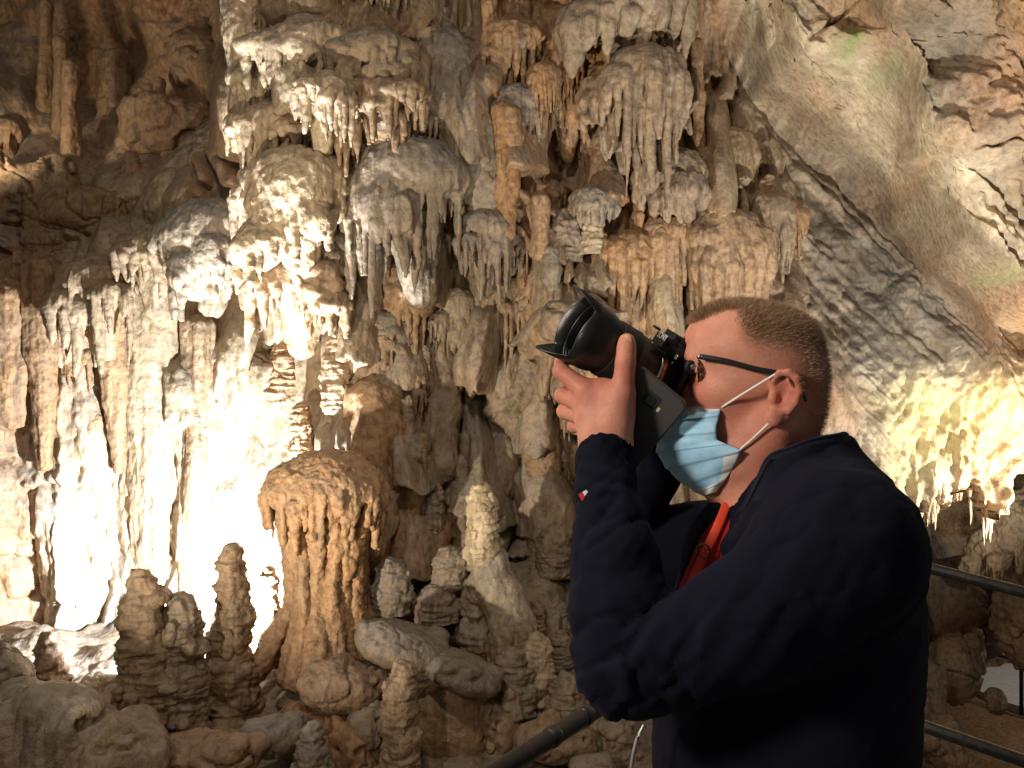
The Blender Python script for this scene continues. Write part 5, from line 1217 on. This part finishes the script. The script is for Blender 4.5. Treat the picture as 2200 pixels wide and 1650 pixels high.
text('alpha_mark', '\u03b1', L3(0.0002, .038, .033), Nr, Up, .012, PRINT, body_)
text('model_number', '7', L3(0.0002, .028, .033), Nr, Up, .006, PRINT, body_)

# ------------------------------------------------------------------ the phone tucked between hand and camera
pt0, pt1 = M(1374, 781, -.082), M(1482, 870, -.080); pux = (pt1 - pt0).normalized(); puy = (M(1429, 825, -.086) - M(1343, 927, -.056)).normalized()
puy = (puy - puy.dot(pux) * pux).normalized(); hw = (pt1 - pt0).length / 2; pc = (pt0 + pt1) / 2 - puy * 0.077
phone = empty('mobile_phone', tuple(pc)); tag(phone, 'mobile phone in a dark grey case wedged between the man\'s hand and his camera', 'phone')
def fchild(name, me, mat):
    o = link(name, me, mat); o.parent = phone; o.matrix_parent_inverse = Matrix.Translation(-phone.location); return o
CASE = plastic('case_grey', (0.048, 0.048, 0.045), 0.5)
fz = pux.cross((puy - puy.dot(pux) * pux).normalized()); fz = fz if fz.dot(VDIR) < 0 else -fz
fchild('phone_case', rounded_slab('phone_case', pc, pux, puy, hw, 0.077, 0.0052, 0.011), CASE)
fchild('phone_screen', slab('phone_screen', pc - fz * 0.005, pux, puy, hw * .93, 0.073, 0.0010, GLASS, 'mesh', 0.2), GLASS)
cm = pc + puy * 0.050
fchild('camera_window', rounded_slab('camera_window', cm + fz * 0.0051, pux, puy, .0105, .0105, .0010, .004), RUB)
fchild('camera_glass', rounded_slab('camera_glass', cm + fz * 0.0062, pux, puy, .0068, .0068, .0006, .005), GLASS)
fchild('flash', rounded_slab('flash', cm + fz * 0.0054 + pux * .0150 - puy * .004, pux, puy, .0020, .0034, .0006, .0018), simple_mat('flash_pale', (0.5, 0.5, 0.35), 0.3).m)

# ------------------------------------------------------------------ handrails
RAILM = NT('rail_paint'); pos = RAILM.n('ShaderNodeNewGeometry').outputs['Position']; n = RAILM.noise(pos, 60, 4)
RAILM.l(RAILM.mix(RAILM.ramp(n, .55, .75), (0.018, 0.017, 0.016), (0.06, 0.045, 0.035)), RAILM.b.inputs['Base Color']); RAILM.l(RAILM.ramp(n, .3, .7, .28, .5), RAILM.b.inputs['Roughness']); RAILM = RAILM.m
def rchild(name, me, root):
    o = link(name, me, RAILM); o.parent = root; o.matrix_parent_inverse = Matrix.Translation(-root.location); return o
a0, a1 = P(1052, 1668, 1.24), P(1275, 1527, 1.50); dirr = (a1 - a0)
b1 = P(1720, 1150, 2.62); c1 = P(2260, 1288, 2.28)
rail = empty('handrail', (b1.x, b1.y, 0)); tag(rail, 'dark metal tube handrail running behind the photographer along the walkway edge', 'handrail')
top = [a0 - dirr * 0.8, a0, a1, a1 + dirr * .6, a1 + dirr * .6 + (b1 - a1 - dirr * .6) * .5, b1, b1 + (c1 - b1) * .04, c1, c1 + (c1 - b1) * .9]
rchild('top_rail', tube('top_rail', smooth_path(top, 6), 0.0150, None, 'mesh', 16), rail)
low = [Vector((p.x, p.y, p.z - (0.46 if i < 4 else 0.44))) for i, p in enumerate(top[2:])]
low[0] = P(1300, 1900, 1.52)
rchild('lower_rail', tube('lower_rail', smooth_path(low, 6), 0.017, None, 'mesh', 16), rail)
for q in (b1, b1 + (c1 - b1) * 1.45, a0 - dirr * .6):
    rchild('post', tube('post', [(q.x, q.y, 0.0), (q.x, q.y, q.z - 0.01)], 0.02, None, 'mesh', 14), rail)

for q0, q1 in ((a0, a1), (c1, b1)):
    for t in (0.55, 0.9):
        m_ = q0.lerp(q1, t); dv = (q1 - q0).normalized() * 0.012
        rchild('weld_collar', tube('weld_collar', [m_ - dv, m_ - dv * .6, m_ + dv * .6, m_ + dv], [0.0153, 0.0168, 0.0168, 0.0153], None, 'mesh', 16), rail)

# ------------------------------------------------------------------ far viewing platform
plat = empty('viewing_platform', tuple(P(2230, 1500, 10.5))); tag(plat, 'pale grey viewing platform with thin rails deep in the chamber at the right edge', 'platform')
pz = P(2200, 1475, 10.5).z; cx, cy = P(2250, 1475, 10.5).x, 10.5
def pchild2(name, me, mat):
    o = link(name, me, mat); o.parent = plat; o.matrix_parent_inverse = Matrix.Translation(-plat.location); return o
DECK = cloth_mat('deck_concrete', (0.36, 0.35, 0.33), (0.46, 0.45, 0.43), 60, 0)
V, Q = [], []; seg = 40; rx, ry = 0.85, 1.15
for z in (pz, pz - 0.12):
    for j in range(seg): V.append((cx + 0.22 + rx * 1.3 * math.cos(j / seg * 6.2832), cy + ry * math.sin(j / seg * 6.2832), z))
Q = [list(range(seg)), list(range(2 * seg - 1, seg - 1, -1))] + [[j, j + seg, (j + 1) % seg + seg, (j + 1) % seg] for j in range(seg)]
me = bpy.data.meshes.new('deck'); me.from_pydata(V, [], Q); pchild2('deck', me, DECK)
edge = [Vector((cx + 0.22 + rx * 1.3 * math.cos(a), cy + ry * math.sin(a), pz)) for a in [math.radians(95 + i * 10) for i in range(18)]]
for h in (0.95, 0.5): pchild2('rail', tube('rail', [p + Vector((0, 0, h)) for p in edge], 0.02, None, 'mesh', 8), RAILM)
for i in range(0, 18, 4): pchild2('post', tube('post', [edge[i] - Vector((0, 0, 0.1)), edge[i] + Vector((0, 0, .95))], 0.022, None, 'mesh', 8), RAILM)
pchild2('support', tube('support', [(cx, cy, -2.3), (cx, cy, pz - .1)], 0.3, None, 'mesh', 16), DECK)
